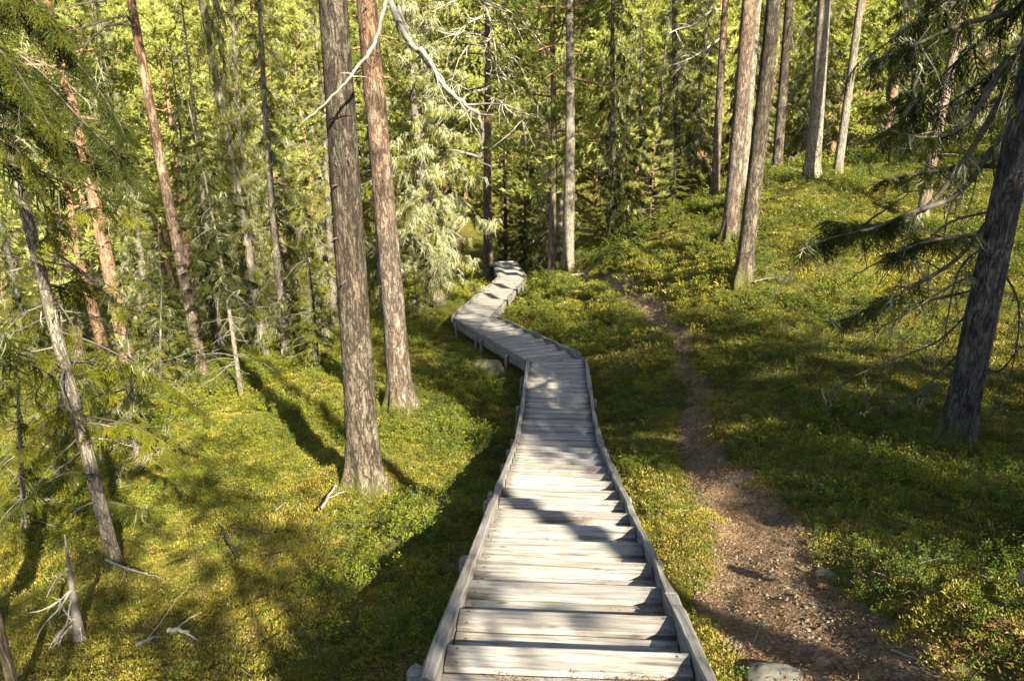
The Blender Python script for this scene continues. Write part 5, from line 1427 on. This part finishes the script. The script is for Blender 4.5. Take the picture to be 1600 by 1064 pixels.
# ------------------------------------------------------------------ unseen trees behind and right of the camera, added for the shade they cast
def shade_tree(kind, x, y, H, R, seed, label, lo=.15):
    z = gz(x, y); b = Vector((x, y, z))
    if kind == 's':
        root = empty('spruce_tree', b, label, SPR)
        Gt, at, rr = trunk_geo(H, .17, (0, 0), seed, 12, 20, .3, .1); child('trunk', Gt.mesh('trunk', [M['bark_spruce']]), root)
        c = SM_DARK[seed % 3]; hm = 12 + seed % 3
        child('crown', c[0], root, Matrix.Rotation(seed, 4, 'Z') @ Matrix.Diagonal((R / 1.35, R / 1.35, H / hm, 1)))
    elif kind == 'y':
        root = empty('young_spruce', b, label, 'young spruce')
        Gt, at, rr = trunk_geo(H, .05, (0, 0), seed, 8, 12, .2, .05); child('trunk', Gt.mesh('trunk', [M['bark_dark']]), root)
        child('crown', SM_YOUNG[seed % 2][0], root, Matrix.Rotation(seed, 4, 'Z') @ Matrix.Diagonal((R / .85, R / .85, H / 3, 1)))
    else:
        root = empty('pine_tree', b, label, PINE)
        Gt, at, rr = trunk_geo(H, R, (0, 0), seed, 14, 24, .3, .1); child('trunk', Gt.mesh('trunk', [M['bark_pine']]), root)
        child('crown', PC_NEAR[seed % 2], root, Matrix.Rotation(seed, 4, 'Z') @ Matrix.Diagonal((1, 1, H / 19, 1)))
    return root
SHADE = [('s', 6.8, -1.0, 13, 1.35, 1, 'tall spruce right of the viewpoint'), ('s', 8.6, -.5, 13, 1.6, 2, 'broad spruce right of the viewpoint'), ('s', 10.2, -1.5, 12, 1.4, 3, 'third spruce right of the viewpoint'),
         ('s', 7.9, -4.0, 14, 1.5, 4, 'spruce in the second row right of the viewpoint'), ('s', 9.8, -3.8, 14, 1.6, 5, 'last spruce in the second row right of the viewpoint'), ('s', 9.3, -7.0, 14, 1.6, 12, 'spruce in the third row right of the viewpoint'),
         ('s', 7.4, 1.2, 12, 1.5, 15, 'spruce just outside the right edge of view, ahead of the others'), ('s', 8.9, -2.6, 14, 1.7, 16, 'spruce between the rows right of the viewpoint'),
         ('s', 11.2, -6.6, 14, 1.6, 13, 'spruce in the third row, farther right of the viewpoint'), ('s', 12.4, -4.4, 13, 1.5, 14, 'outermost spruce of the second row right of the viewpoint'),
         ('y', .1, -3.6, 5.2, 1.1, 1, 'bushy young spruce behind the viewpoint, beside the stairs'), ('y', 1.2, -3.7, 5.6, 1.7, 2, 'bushy young spruce behind the viewpoint, second right of the stairs'),
         ('y', 2.2, -3.2, 4.8, 1.1, 7, 'smallest young spruce behind the viewpoint, between two bushy ones'), ('y', 3.1, -3.7, 5.6, 1.5, 3, 'bushy young spruce behind the viewpoint, farthest right'), ('y', 1.75, -5.2, 6.5, 1.7, 4, 'taller young spruce in the back row behind the viewpoint, left'),
         ('y', 3.55, -5.3, 6.5, 1.6, 5, 'taller young spruce in the back row behind the viewpoint, right'), ('y', 3.0, -6.8, 7.2, 1.2, 6, 'tallest young spruce farthest behind the viewpoint'),
         ('p', 5.6, -5.0, 19, .17, 8, 'tall pine behind the viewpoint to the right')]
for a in SHADE: shade_tree(*a)

put_cover('bilberry_shrubs', 'knee-low green and yellowing bilberry shrubs covering the slopes', BIL, near, .15)
put_cover('lingonberry_shrubs', 'low dark green lingonberry growing among the bilberries', LIN, lingp, .15)
put_cover('moss', 'golden green feather moss carpet on the forest floor', MOS, mossp, .1)
